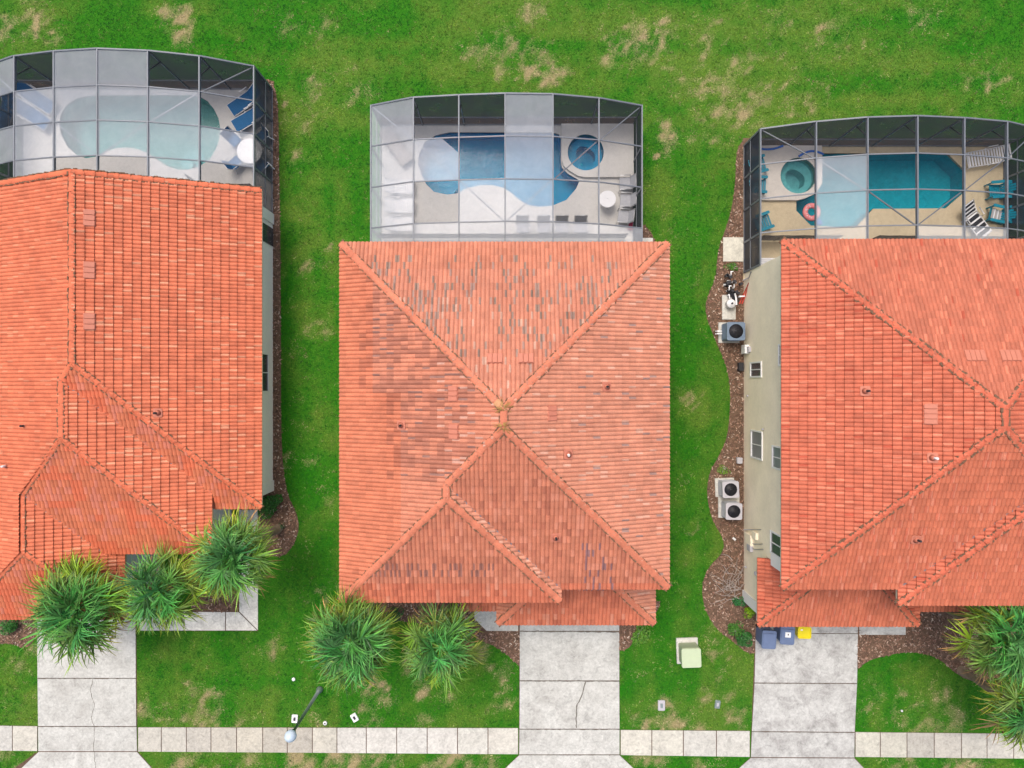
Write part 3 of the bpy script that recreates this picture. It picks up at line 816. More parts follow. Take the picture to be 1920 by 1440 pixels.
# ------------------------------------------------------------------ screen cages
def cage(label, xs, zs, ys, pale, walls, ybase_s, framem='frame', cut=None):
    yN, yS = ys[0], ybase_s
    t = thing('pool_cage', label, 'screen enclosure', ((xs[0]+xs[-1])/2, (yN+yS)/2, 0))
    g = M[framem]
    def zat(x): return float(np.interp(x, xs, zs))
    rows = list(ys)+[yS]
    # roof beams
    for i, (x, z) in enumerate(zip(xs, zs)):
        mb = MB().mat(g); mb.bar((x, yN+.03, z-.045), (x, yS, z-.045), .055, .15); mb.build('beam', t, True)
    for j, y in enumerate(ys):
        mb = MB().mat(g)
        for i in range(len(xs)-1):
            mb.bar((xs[i]+.027, y, zs[i]-(.0 if j == 0 else .01)), (xs[i+1]-.027, y, zs[i+1]-(.0 if j == 0 else .01)), .05 if j else .06, .06 if j else .08)
        mb.build('purlin', t, True)
    # braces forming a wide V
    n = len(xs)-1
    for i in range(n//2):
        for (xa, xb, sgn) in ((xs[i], xs[i+1], 1), (xs[n-i], xs[n-i-1], -1)):
            mb = MB().mat(g); mb.bar((xa+.03*sgn, rows[i], zat(xa)-.08), (xb-.03*sgn, rows[i+1], zat(xb)-.08), .045, .05); mb.build('brace', t, True)
    # posts
    for i, x in enumerate(xs):
        mb = MB().mat(g); mb.bar((x, yN, DZ), (x, yN, zs[i]-.05), .05, .09); mb.build('post', t, True)
    for x, z in ((xs[0], zs[0]), (xs[-1], zs[-1])):
        for y in rows[1:]:
            mb = MB().mat(g); mb.bar((x, y, DZ), (x, y, z-.05), .05, .09); mb.build('post', t, True)
    # rails round the walls
    for zz in (DZ+.04, 1.0):
        mb = MB().mat(g); mb.bar((xs[0], yN, zz), (xs[-1], yN, zz), .05, .05); mb.build('rail', t, True)
        for x in (xs[0], xs[-1]):
            mb = MB().mat(g); mb.bar((x, yN, zz), (x, yS, zz), .05, .05); mb.build('rail', t, True)
    # knee braces
    for i, x in enumerate(xs[1:-1]):
        mb = MB().mat(M['frame_dark']); mb.bar((x+.02, yN-.02, zs[i+1]-1.0), (x+.02, yN-.75, zs[i+1]-.12), .04, .05); mb.build('brace', t, True)
    # screens
    def q(x0, x1, y0, y1):
        return [(x0, y0, zat(x0)-.012), (x1, y0, zat(x1)-.012), (x1, y1, zat(x1)-.012), (x0, y1, zat(x0)-.012)]
    for j in range(len(rows)-1):
        for i in range(n):
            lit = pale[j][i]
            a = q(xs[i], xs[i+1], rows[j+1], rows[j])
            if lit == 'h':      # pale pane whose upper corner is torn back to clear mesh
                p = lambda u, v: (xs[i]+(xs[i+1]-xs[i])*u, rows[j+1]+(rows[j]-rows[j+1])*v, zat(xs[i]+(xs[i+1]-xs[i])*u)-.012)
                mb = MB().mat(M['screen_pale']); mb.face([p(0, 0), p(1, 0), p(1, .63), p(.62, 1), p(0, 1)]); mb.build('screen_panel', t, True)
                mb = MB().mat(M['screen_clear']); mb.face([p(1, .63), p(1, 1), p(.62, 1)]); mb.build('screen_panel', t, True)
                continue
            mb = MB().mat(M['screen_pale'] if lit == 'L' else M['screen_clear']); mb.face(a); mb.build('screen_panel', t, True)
    # wall screens (back, left, right)
    for i in range(n):
        mb = MB().mat(M['screen_wall']); mb.face([(xs[i], yN+.01, DZ), (xs[i+1], yN+.01, DZ), (xs[i+1], yN+.01, zs[i+1]), (xs[i], yN+.01, zs[i])]); mb.build('screen_panel', t, True)
    for k, (x, z) in enumerate(((xs[0], zs[0]), (xs[-1], zs[-1]))):
        mb = MB().mat(M[walls[k]]); mb.face([(x, yN, DZ), (x, yS, DZ), (x, yS, z), (x, yN, z)]); mb.build('screen_panel', t, True)
    return t
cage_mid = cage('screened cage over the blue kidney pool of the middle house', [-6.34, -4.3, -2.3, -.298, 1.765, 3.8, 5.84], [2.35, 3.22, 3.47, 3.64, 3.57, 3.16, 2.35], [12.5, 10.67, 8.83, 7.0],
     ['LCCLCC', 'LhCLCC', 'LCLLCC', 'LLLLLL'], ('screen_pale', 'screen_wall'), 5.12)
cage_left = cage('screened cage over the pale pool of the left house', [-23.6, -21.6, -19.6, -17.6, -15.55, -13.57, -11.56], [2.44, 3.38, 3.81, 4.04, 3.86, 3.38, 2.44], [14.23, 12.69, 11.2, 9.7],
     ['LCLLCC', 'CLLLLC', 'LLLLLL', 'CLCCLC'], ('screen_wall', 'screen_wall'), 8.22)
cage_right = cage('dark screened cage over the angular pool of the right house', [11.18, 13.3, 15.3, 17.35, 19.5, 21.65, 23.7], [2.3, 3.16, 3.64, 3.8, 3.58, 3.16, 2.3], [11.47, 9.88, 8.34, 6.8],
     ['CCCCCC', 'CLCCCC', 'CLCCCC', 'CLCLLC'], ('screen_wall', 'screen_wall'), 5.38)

# ------------------------------------------------------------------ tiled roofs
PROF = [(0, 0), (.09, .020), (.3, .040), (.5, .046), (.7, .040), (.91, .020), (1, 0)]
def clip_poly(pts, clip):
    out = pts
    n = len(clip)
    for i in range(n):
        ax, ay = clip[i]; bx, by = clip[(i+1) % n]
        dx, dy = bx-ax, by-ay
        inp = out; out = []
        if not inp: return out
        prev = inp[-1]; pd = dx*(prev[1]-ay)-dy*(prev[0]-ax)
        for p in inp:
            d = dx*(p[1]-ay)-dy*(p[0]-ax)
            if (d >= 0) != (pd >= 0):
                t = pd/(pd-d)
                out.append(tuple(prev[k]+(p[k]-prev[k])*t for k in range(3)))
            if d >= 0: out.append(p)
            prev, pd = p, d
    return out
def is_convex(P2):
    n = len(P2)
    for i in range(n):
        a, b, c = P2[i], P2[(i+1) % n], P2[(i+2) % n]
        if (b[0]-a[0])*(c[1]-b[1])-(b[1]-a[1])*(c[0]-b[0]) < -1e-6: return False
    return True
def tile_face(mb, poly, e0, e1, course, roll, colfn, rng, nose=.008):
    e0 = Vector(e0); e1 = Vector(e1); u = (e1-e0).normalized()
    pv = [Vector(p) for p in poly]
    nrm = Vector((0, 0, 0))
    for i in range(len(pv)):
        a, b = pv[i], pv[(i+1) % len(pv)]
        nrm += Vector(((a.y-b.y)*(a.z+b.z), (a.z-b.z)*(a.x+b.x), (a.x-b.x)*(a.y+b.y)))
    nrm.normalize()
    if nrm.z < 0: nrm = -nrm
    v = nrm.cross(u)
    if v.z < 0: v = -v
    P2 = [((p-e0).dot(u), (p-e0).dot(v)) for p in pv]
    area = sum(P2[i][0]*P2[(i+1) % len(P2)][1]-P2[(i+1) % len(P2)][0]*P2[i][1] for i in range(len(P2)))
    if area < 0: P2.reverse()
    if is_convex(P2): clips = [P2]
    else:
        tr = tessellate_polygon([[Vector((a, b, 0)) for a, b in P2]])
        clips = []
        for t in tr:
            q = [P2[i] for i in t]
            if (q[1][0]-q[0][0])*(q[2][1]-q[0][1])-(q[1][1]-q[0][1])*(q[2][0]-q[0][0]) < 0: q.reverse()
            clips.append(q)
    def W(p): return e0+u*p[0]+v*p[1]+nrm*p[2]
    mb.mat(M['underlay'])
    for c in clips: mb.face([W((a, b, -.035)) for a, b in c])
    mb.mat(M['tile'])
    vmax = max(b for a, b in P2)
    nc = int(math.ceil(vmax/course))
    for cl in clips:
        xs_ = [a for a, b in cl]; ys_ = [b for a, b in cl]
        edges = []
        for i in range(len(cl)):
            ax, ay = cl[i]; bx, by = cl[(i+1) % len(cl)]
            edges.append((ax, ay, bx-ax, by-ay))
        for j in range(max(0, int(min(ys_)/course)-1), nc):
            v0 = j*course; v1 = (j+1)*course
            strip = clip_poly([(min(xs_)-1, v0, 0), (max(xs_)+1, v0, 0), (max(xs_)+1, v1, 0), (min(xs_)-1, v1, 0)], cl)
            if len(strip) < 3: continue
            um = min(s[0] for s in strip); uM = max(s[0] for s in strip)
            k0 = int(math.floor(um/roll)); k1 = int(math.ceil(uM/roll))
            for k in range(k0, k1):
                tid = k
                rr = random.Random((tid*7919+j*104729+int(e0.x*100)) & 0xffffffff)
                cpos = W(((k+.5)*roll, v0+course*.5, 0))
                col = colfn(cpos, rr, nrm)
                q = 1+ (random.Random(k*31+j*977).random()-.5)*.10
                col2 = col[3] if len(col) > 3 else col
                col2 = (col2[0]*q, col2[1]*q, col2[2]*q)
                col = (col[0]*q, col[1]*q, col[2]*q)
                side0 = rr.random() < .6
                jit = (rr.random()-.5)*.008
                for s in range(6):
                    ua = (k+PROF[s][0])*roll; ub = (k+PROF[s+1][0])*roll
                    wa, wb = PROF[s][1], PROF[s+1][1]
                    qd = [(ua, v0, wa+.045+jit), (ub, v0, wb+.045+jit), (ub, v1, wb), (ua, v1, wa)]
                    ins = True
                    for (ax, ay, dx, dy) in edges:
                        for p in qd:
                            if dx*(p[1]-ay)-dy*(p[0]-ax) < 0: ins = False; break
                        if not ins: break
                    if not ins:
                        qd2 = clip_poly(qd, cl)
                        if len(qd2) < 3: continue
                    else: qd2 = qd
                    mb.face([W(p) for p in qd2], col2 if (s >= 3) == side0 else col)
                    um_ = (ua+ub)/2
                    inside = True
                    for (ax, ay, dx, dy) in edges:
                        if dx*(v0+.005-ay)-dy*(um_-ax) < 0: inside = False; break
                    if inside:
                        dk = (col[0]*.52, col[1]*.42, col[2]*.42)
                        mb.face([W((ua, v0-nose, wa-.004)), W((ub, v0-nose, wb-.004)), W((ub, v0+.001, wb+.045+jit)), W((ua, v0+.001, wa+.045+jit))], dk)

def cap_line(mb, a, b, rad, colfn, rng, seg=.39, lift=.02):
    a = Vector(a); b = Vector(b); d = b-a; a = a+d.normalized()*.06; d = b-a; L = d.length; d.normalize()
    up = Vector((0, 0, 1)); s = d.cross(up).normalized(); u = s.cross(d).normalized()
    n = max(1, int(round(L/seg))); st = L/n
    K = 7
    for i in range(n):
        p0 = a+d*(i*st); p1 = a+d*((i+1)*st+.04)
        r0 = rad*1.06; r1 = rad*.95
        l0 = lift+.025; l1 = lift
        ring0 = []; ring1 = []
        for k in range(K+1):
            t = math.pi*k/K
            ring0.append(p0+s*math.cos(t)*r0+u*(math.sin(t)*r0*.5+l0-.035))
            ring1.append(p1+s*math.cos(t)*r1+u*(math.sin(t)*r1*.5+l1-.035))
        col = colfn((p0+p1)/2, rng)
        for k in range(K):
            mb.face([ring0[k], ring0[k+1], ring1[k+1], ring1[k]], col)
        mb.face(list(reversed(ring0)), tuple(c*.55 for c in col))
def mortar_line(mb, a, b, rad, mw=1.0):
    a = Vector(a); b = Vector(b); d = (b-a); L = d.length; d.normalize()
    s = d.cross(Vector((0, 0, 1))).normalized()
    n = int(L/.12)
    for sg in (-1, 1):
        for i in range(n):
            if rnd.random() < .12: continue
            p = a+d*(i*.12+.06)+s*sg*(rad+rnd.uniform(-.015, .03))
            mb.box(p+Vector((0, 0, .005+rnd.uniform(-.02, .01))), (.16, rnd.uniform(.03, .06)*mw, .05), rz=math.atan2(d.y, d.x))

def px_of(p):
    k = FPX/(H-p.z); return 960+p.x*k, 720-p.y*k

def vary(base, amt, rr):
    q = 1+(rr.random()-.5)*2*amt
    w_ = (rr.random()-.5)*amt*.5
    return (base[0]*q, base[1]*q*(1+w_), base[2]*q*(1+w_*1.5))
def col_mid(p, rr, n):
    x, y = px_of(p)
    nx = float(vnoise(p.x, p.y, .9)); n2 = float(vnoise(p.x+30, p.y, 2.4))
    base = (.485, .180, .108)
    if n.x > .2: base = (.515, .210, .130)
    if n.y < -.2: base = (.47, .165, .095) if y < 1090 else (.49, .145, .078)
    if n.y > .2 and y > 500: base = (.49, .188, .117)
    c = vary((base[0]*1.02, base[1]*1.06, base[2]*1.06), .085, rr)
    t = rr.random()
    if n.y > .2:      # back slope: scattered grey black tiles
        dens = 0
        if 700 < x < 1160 and 485 < y < 650:
            dens = .22+.75*(nx-.35) + (.2 if n2 > .6 else 0)
        elif 860 < x < 1100 and 650 < y < 700: dens = .2
        if t < dens:
            k = rr.random()
            return (*[c[i]*(.94 if k < .6 else .82) for i in range(3)], (.20+.17*k, .145+.09*k, .11+.08*k))
        if t > .92 and y > 560: return (*c, (.50, .30, .22))
    if n.x < -.2:     # left slope: brownish weathered area
        inside = (690 < x < 900 and 520 < y < 720) or (730 < x < 890 and 700 < y < 900) or (680 < x < 745 and 590 < y < 740)
        if inside and (x > 705 or n2 > .3) :
            ed = .55+.9*(n2-.5)
            if t < ed: c = (c[0]*.74, c[1]*.74, c[2]*.78)
            elif t < ed+.10: c = (*c, (.27, .14, .11))
        if 820 < x < 935 and 620 < y < 900 and t > .8: c = (*c[:3], (.50, .28, .21))
        if x < 700 or (y > 740 and x < 760): c = (c[0]*1.03, c[1]*.88, c[2]*.78)
    if n.x > .2:
        if t < .04+.14*max(0, nx-.5) and x > 1080: return (*c, (.30, .19, .16))
        if t > .90: c = (*c, (.56, .31, .22))
    if n.y < -.2 and y > 900:
        if t < .12: c = (c[0]*.82, c[1]*.78, c[2]*.80)
        if t > .9: c = (.53, .21, .13)
        if y > 1020 and 1090 < x < 1150 and y < 1105 and t < .4: c = (*c[:3], (.25, .13, .13))
        if 1055 < y < 1078 and x < 925 and t < .6: c = (*c[:3], (.27, .12, .09))
    return c
def col_left(p, rr, n):
    x, y = px_of(p)
    c = vary((.56, .158, .078), .09, rr)
    t = rr.random()
    d = .10+.35*max(0, float(vnoise(p.x, p.y, .5))-.45)
    if n.x > .2 and t < d: c = (*c, (.60, .26, .15))
    if n.x < -.2 and t < .12: c = (*c, (.60, .22, .12))
    if n.y < -.2: c = (c[0]*.95, c[1]*1.02, c[2]*1.0) if t > .3 else (.55, .18, .11)
    if n.y < -.2 and float(vnoise(p.x, p.y, 1.6)) > .66: c = (.58, .145, .068)
    return c
def col_right(p, rr, n):
    c = vary((.485, .132, .072), .09, rr)
    t = rr.random()
    if t < .16: c = (*c, (.58, .19, .11))
    elif t < .22: c = (*c, (.42, .085, .045))
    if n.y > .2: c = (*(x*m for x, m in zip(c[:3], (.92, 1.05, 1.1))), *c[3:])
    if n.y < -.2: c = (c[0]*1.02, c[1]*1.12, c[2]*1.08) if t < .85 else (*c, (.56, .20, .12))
    return c

class Roof:
    """collects tiled planes for one house; its height function places the vents"""
    def __init__(self, house, colfn, course, roll=.165, caprad=.145, capcol=(.55, .16, .085), seg=.39, seed=1, moss=(), nose=.008):
        self.nose = nose; self.mw = 1.7 if seed == 3 else 1.0
        self.h = house; self.colfn = colfn; self.course = course; self.roll = roll
        self.mb = MB(); self.caps = MB().mat(M['tile']); self.mort = MB().mat(M['mortar']); self.planes = []
        self.caprad = caprad; self.capcol = capcol; self.seg = seg; self.rng = random.Random(seed); self.moss = moss
        self.fls = []
        self.plist = []
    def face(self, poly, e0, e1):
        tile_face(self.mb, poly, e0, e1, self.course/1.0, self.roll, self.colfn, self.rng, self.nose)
        self.plist.append([Vector(p) for p in poly])
    def cap(self, a, b):
        def cf(p, r):
            c = vary(self.capcol, .07, r)
            for mx, my, mr in self.moss:
                x, y = px_of(p)
                if math.hypot(x-mx, y-my) < mr: c = (.52, .27, .13)
            return c
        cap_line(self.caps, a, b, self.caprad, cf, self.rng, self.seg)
        mortar_line(self.mort, a, b, self.caprad, self.mw)
    def valley(self, a, b):
        fl = MB().mat(M['flash']); self.fls.append(fl)
        a = Vector(a); b = Vector(b); d = b-a; n = int(d.length/.5)
        s = d.normalized().cross(Vector((0, 0, 1))).normalized()*.03
        for i in range(n):
            p = a+d*(i/n)+Vector((0, 0, .055)); q = a+d*((i+1.0)/n)+Vector((0, 0, .055))
            j = s*rnd.uniform(-.5, .5)
            fl.face([p-s+j, q-s+j, q+s+j, p+s+j])
    def height(self, x, y):
        best = 0
        for pl in self.plist:
            if pip([(p.x, p.y) for p in pl], np.array([x]), np.array([y]))[0]:
                n = (pl[1]-pl[0]).cross(pl[2]-pl[0])
                if abs(n.z) > 1e-6:
                    z = pl[0].z-(n.x*(x-pl[0].x)+n.y*(y-pl[0].y))/n.z
                    if z > best: best = z; self.nb = n.normalized() if n.z > 0 else -n.normalized()
        return best
    def at(self, px, py):
        z = 5.0
        for _ in range(8):
            p = P(px, py, z); h = self.height(p.x, p.y)
            z = h if h > 0 else z
        p = P(px, py, z); self.height(p.x, p.y)
        return Vector((p.x, p.y, z)), self.nb
    def finish(self):
        self.roof = self.mb.build('roof', self.h, True)
        o = self.caps.build('ridge_cap', self.roof, True)
        if self.mort.f: self.mort.build('mortar', self.roof, True)
        for fl in self.fls: fl.build('valley_flashing', self.roof, True)
        return self.roof
    def vent(self, px, py, wx, wy, pale=False):
        p, n = self.at(px, py)
        k = (H-p.z)/FPX
        d = Vector((n.x, n.y, 0)).normalized()       # downslope
        u = Vector((-d.y, d.x, 0)); v = n.cross(u).normalized()
        if v.z < 0: v = -v
        Mx = Matrix((u, v, n)).transposed().to_4x4()
        lw, lh = (wy, wx) if abs(d.x) > abs(d.y) else (wx, wy)
        lw *= k; lh *= k/.9
        mb = MB().mat(M['vent'])
        nr = max(3, int(lw/.17))
        for i in range(nr):
            uu = (-lw/2+lw*(i+.5)/nr)
            mb.rbox(p+u*uu+n*.085, (lw/nr*.96, lh, .07), .03, M=Mx, n=2)
        mb.box(p+n*.045, (lw+.03, lh+.03, .05), M=Mx)
        mb.build('roof_vent', self.roof, True)
    def pipe(self, px, py, kind=0):
        p, n = self.at(px, py)
        mb = MB().mat(M['vent'])
        d = Vector((n.x, n.y, 0)).normalized(); u = Vector((-d.y, d.x, 0)); v = n.cross(u).normalized()
        Mx = Matrix((u, v, n)).transposed().to_4x4()
        mb.rbox(p+n*.06, (.38, .36, .06), .06, M=Mx)
        mb.lathe([(.13, 0), (.07, .10), (.06, .12)], p+n*.07, 12)
        mb.mat(M['black'] if kind == 0 else M['trim']); mb.lathe([(.045, 0), (.045, .32), (.03, .325), (.03, .2), (0, .2)], p+n*.06, 10)
        mb.build('vent_pipe', self.roof, True)

def hip_rect(rf, x0, x1, y0, y1, z, ridge, pw=.4, pe=.4, pn=.4, ps=.4, faces='WENS'):
    """ridge = ((x,yS,z),(x,yN,z)) north-south ridge; returns corner points"""
    SW, SE, NE, NW = (x0, y0, z), (x1, y0, z), (x1, y1, z), (x0, y1, z)
    RS, RN = ridge
    if 'W' in faces: rf.face([SW, RS, RN, NW], SW, NW)
    if 'E' in faces: rf.face([SE, NE, RN, RS], SE, NE)
    if 'N' in faces: rf.face([NW, RN, NE], NW, NE)
    if 'S' in faces: rf.face([SW, SE, RS], SW, SE)
    return SW, SE, NE, NW

def window(h, axis, pos, a0, a1, z0, z1, out, glass='glass', mull=True, trim=.07):
    """window on a wall plane; axis 'x': plane x=pos, spans y a0..a1"""
    fr = MB().mat(M['trim'])
    def B(mbx, c0, c1, d0, d1, e0, e1):
        s0, s1 = sorted((pos+out*e0, pos+out*e1))
        if axis == 'x': mbx.box(((s0+s1)/2, (c0+c1)/2, (d0+d1)/2), (s1-s0, c1-c0, d1-d0))
        else: mbx.box(((c0+c1)/2, (s0+s1)/2, (d0+d1)/2), (c1-c0, s1-s0, d1-d0))
    t = trim
    B(fr, a0-t, a1+t, z0-t, z0, 0, .055); B(fr, a0-t, a1+t, z1, z1+t, 0, .05)
    B(fr, a0-t, a0, z0, z1, 0, .05); B(fr, a1, a1+t, z0, z1, 0, .05)
    if mull: B(fr, (a0+a1)/2-.02, (a0+a1)/2+.02, z0, z1, 0.008, .035)
    w_ = fr.build('window', h, True)
    pn = MB().mat(M[glass]); B(pn, a0, a1, z0, z1, 0, .012)
    pn.build('pane', w_, True)

def fascia(h, rect, z, nm='fascia', mat='soffit'):
    x0, x1, y0, y1 = rect
    mb = MB().mat(M[mat]); i = .03
    mb.prism([(x0+i, y0+i), (x1-i, y0+i), (x1-i, y1-i), (x0+i, y1-i)], z-.18, z-.035)
    mb.build(nm, h, True)

# ---------- middle house
hm = thing('house', 'middle two storey house with a weathered orange tile hip roof', 'house', (-.3, -1.3, 0))
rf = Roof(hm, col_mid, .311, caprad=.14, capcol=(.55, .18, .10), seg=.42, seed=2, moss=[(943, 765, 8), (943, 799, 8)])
ZE = 6.0
x0, x1, y0, y1, y0b = -6.79, 6.20, -8.08, 5.59, -8.60
RN = (-.295, -.905, 8.6); RS = (-.295, -1.585, 8.6)
SN = (-2.43, -3.72, 7.744); SS = (-2.43, -4.235, 7.744)
xe = 1.93
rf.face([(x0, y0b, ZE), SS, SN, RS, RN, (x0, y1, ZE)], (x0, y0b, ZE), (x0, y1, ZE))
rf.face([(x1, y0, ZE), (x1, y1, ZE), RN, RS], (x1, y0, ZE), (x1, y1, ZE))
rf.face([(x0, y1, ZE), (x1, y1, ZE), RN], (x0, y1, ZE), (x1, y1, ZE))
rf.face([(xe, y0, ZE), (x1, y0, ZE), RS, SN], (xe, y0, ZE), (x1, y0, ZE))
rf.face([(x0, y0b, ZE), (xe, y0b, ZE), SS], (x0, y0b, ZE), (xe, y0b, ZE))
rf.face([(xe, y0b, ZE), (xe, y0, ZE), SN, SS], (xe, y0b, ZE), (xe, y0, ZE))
for a, b in (((x0, y1, ZE), RN), ((x1, y1, ZE), RN), (RN, RS), ((x1, y0, ZE), RS), (SN, RS), (SS, SN), ((x0, y0b, ZE), SS), ((xe, y0b, ZE), SS)): rf.cap(a, b)
rf.valley((xe, y0, ZE), SN)
# garage roof and porch roof (single storey)
gz = 3.0
gx0, gx1, gy0, gy1 = -.66, 6.28, -10.55, -7.5
t = 3.05
rf.face([(gx0, gy0, gz), (gx1, gy0, gz), (gx1-t, gy1, gz+.4*t), (gx0+t, gy1, gz+.4*t)], (gx0, gy0, gz), (gx1, gy0, gz))
rf.face([(gx1, gy0, gz), (gx1, gy1, gz), (gx1-t, gy1, gz+.4*t)], (gx1, gy0, gz), (gx1, gy1, gz))
rf.face([(gx0, gy0, gz), (gx0, gy1, gz), (gx0+t, gy1, gz+.4*t)], (gx0, gy0, gz), (gx0, gy1, gz))
rf.cap((gx1, gy0, gz), (gx1-t, gy1, gz+.4*t)); rf.cap((gx0, gy0, gz), (gx0+t, gy1, gz+.4*t))
px0, px1, py0 = -2.2, 1.2, -9.98
rf.face([(px0, py0, gz-.1), (px1, py0, gz-.1), (px1-.5, -8.0, gz+.65), (px0+1.4, -8.0, gz+.65)], (px0, py0, gz-.1), (px1, py0, gz-.1))
rf.face([(px0, py0, gz-.1), (px0, -8.0, gz-.1), (px0+1.4, -8.0, gz+.65)], (px0, py0, gz-.1), (px0, -8.0, gz-.1))
rf.cap((-1.62, py0-.02, gz-.08), (-1.62, -8.2, gz+.66))
roof_mid = rf.finish(); rf_mid = rf
for v_ in ((928, 673, 29, 17), (986, 673, 29, 17), (851, 738, 17, 28), (852, 809, 17, 28), (1034, 775, 16, 28)): rf.vent(*v_)
for v_ in ((754, 797), (1136, 725), (1064, 852, 1), (1042, 1006)): rf.pipe(*v_)
# lichen tufts where the ridge meets the hips
for (cx, cy) in ((943, 764), (943, 800)):
    mb = MB().mat(M['moss'])
    p = P(cx, cy, 8.62)
    for i in range(30):
        a = rnd.uniform(0, 6.28); L = rnd.uniform(.10, .40); d = Vector((math.cos(a), math.sin(a), 0))
        q = p+d*L; q.z = 8.64-.40*L*abs(max(abs(d.x), abs(d.y)))
        mb.bar(p+d*.05+Vector((0, 0, .11)), q+Vector((0, 0, .06)), rnd.uniform(.008, .022), .012)
    mb.build('lichen', roof_mid, True)
fascia(hm, (x0, x1, y0, y1), ZE); fascia(hm, (x0, xe, y0b, y0+.5), ZE-.004); fascia(hm, (gx0, gx1, gy0, gy1), gz); fascia(hm, (px0, px1, py0, -8.05), gz-.1)
mb = MB().mat(M['wall_cream'])
mb.prism([(-6.3, -8.1), (1.45, -8.1), (1.45, -7.6), (5.7, -7.6), (5.7, 5.12), (-6.3, 5.12)], 0, 5.83)
mb.prism([(-.25, -10.1), (5.86, -10.1), (5.86, -7.6), (1.45, -7.6), (1.45, -8.1), (-.25, -8.1)], 0, 2.83)
mb.build('wall', hm, True)
for yy in (-5, -1, 2.5):
    window(hm, 'x', -6.3, yy-.5, yy+.5, 1.0, 2.2, -1); window(hm, 'x', 5.7, yy-.5, yy+.5, 3.9, 5.1, 1)
for xx in (-4.6, -1.6, 2.6): window(hm, 'y', 5.12, xx-.7, xx+.7, 4.0, 5.2, 1)
window(hm, 'y', -8.1, -4.8, -3.2, .9, 2.4, -1); window(hm, 'y', -8.1, -4.8, -3.2, 3.9, 5.3, -1); window(hm, 'y', 5.12, -1.4, 1.2, .1, 2.3, 1, trim=.05)
mb = MB().mat(M['door'])
for i in range(4): mb.box((2.9, -10.12, .33+.54*i), (4.8, .05, .52))
mb.build('garage_door', hm, True)
mb = MB().mat(M['door']); mb.box((.6, -8.13, 1.08), (.95, .06, 2.1)); mb.build('door', hm, True)

# ---------- right house
hr = thing('house', 'right two storey cream house with bright orange tiles and its side wall in view', 'house', (17.3, -1.2, 0))
rf = Roof(hr, col_right, .323, caprad=.115, capcol=(.53, .125, .065), seg=.39, seed=3, nose=.013)
x0, x1, y0, y1 = 10.65, 24.4, -8.08, 5.70
RN = (17.53, -.87, 8.75); RS = (17.53, -1.52, 8.75)
sx0, sy0 = 15.25, -8.72
hw = (x1-sx0)/2; SS = (sx0+hw, sy0+hw, ZE+.4*hw); SNy = y0+hw*(RS[1]-y0)/6.88
SN = (sx0+hw, y0+hw*.955, ZE+.4*hw)
rf.face([(x0, y0, ZE), RS, RN, (x0, y1, ZE)], (x0, y0, ZE), (x0, y1, ZE))
rf.face([(x1, sy0, ZE), (x1, y1, ZE), RN, RS, SN, SS], (x1, sy0, ZE), (x1, y1, ZE))
rf.face([(x0, y1, ZE), (x1, y1, ZE), RN], (x0, y1, ZE), (x1, y1, ZE))
rf.face([(x0, y0, ZE), (sx0, y0, ZE), SN, RS], (x0, y0, ZE), (sx0, y0, ZE))
rf.face([(sx0, sy0, ZE), (x1, sy0, ZE), SS], (sx0, sy0, ZE), (x1, sy0, ZE))
rf.face([(sx0, sy0, ZE), (sx0, y0, ZE), SN, SS], (sx0, sy0, ZE), (sx0, y0, ZE))
for a, b in (((x0, y1, ZE), RN), ((x1, y1, ZE), RN), (RN, RS), ((x0, y0, ZE), RS), (SN, RS), (SS, SN), ((x1, sy0, ZE), SS), ((sx0, sy0, ZE), SS)): rf.cap(a, b)
rf.valley((sx0, y0, ZE), SN)
gx0, gx1, gy0, gy1 = 10.78, 17.86, -10.62, -7.62
t = 3.0
rf.face([(gx0, gy0, gz), (gx1, gy0, gz), (gx1-t, gy1, gz+.4*t), (gx0+t, gy1, gz+.4*t)], (gx0, gy0, gz), (gx1, gy0, gz))
rf.face([(gx0, gy0, gz), (gx0, gy1, gz), (gx0+t, gy1, gz+.4*t)], (gx0, gy0, gz), (gx0, gy1, gz))
rf.face([(gx1, gy0, gz), (gx1, gy1, gz), (gx1-t, gy1, gz+.4*t)], (gx1, gy0, gz), (gx1, gy1, gz))
rf.cap((gx0, gy0, gz), (gx0+t, gy1, gz+.4*t)); rf.cap((gx1, gy0, gz), (gx1-t, gy1, gz+.4*t))
rf.face([(16.9, -10.0, gz-.1), (20.2, -10.0, gz-.1), (20.2, -8.4, gz+.5), (16.9, -8.4, gz+.5)], (16.9, -10.0, gz-.1), (20.2, -10.0, gz-.1))
roof_right = rf.finish()
for v_ in ((1744, 776, 20, 38), (1826, 668, 38, 20), (1892, 668, 38, 20)): rf.vent(*v_)
for v_ in ((1622, 733), (1748, 858, 1), (1716, 1010)): rf.pipe(*v_)
fascia(hr, (x0, x1, y0, y1), ZE); fascia(hr, (sx0, x1, sy0, y0+.5), ZE-.004); fascia(hr, (gx0, gx1, gy0, gy1), gz); fascia(hr, (16.95, 20.15, -9.95, -8.4), gz-.1)
mb = MB().mat(M['wall_cream'])
mb.prism([(11.2, -7.6), (15.7, -7.6), (15.7, -8.25), (23.9, -8.25), (23.9, 5.36), (11.2, 5.36)], 0, 5.83)
mb.prism([(11.2, -10.18), (17.4, -10.18), (17.4, -8.25), (15.7, -8.25), (15.7, -7.6), (11.2, -7.6)], 0, 2.83)
mb.build('wall', hr, True)
mb = MB().mat(M['trim'])
mb.box((11.2, -10.18, 1.42), (.16, .5, 2.8)); mb.build('corner_trim', hr, True)
mb = MB().mat(M['trim']); mb.box((11.2, -7.55, 4.7), (.1, .5, 2.25)); mb.build('corner_trim', hr, True)
def wy(py, z): return -(py-720)*(H-z)/FPX
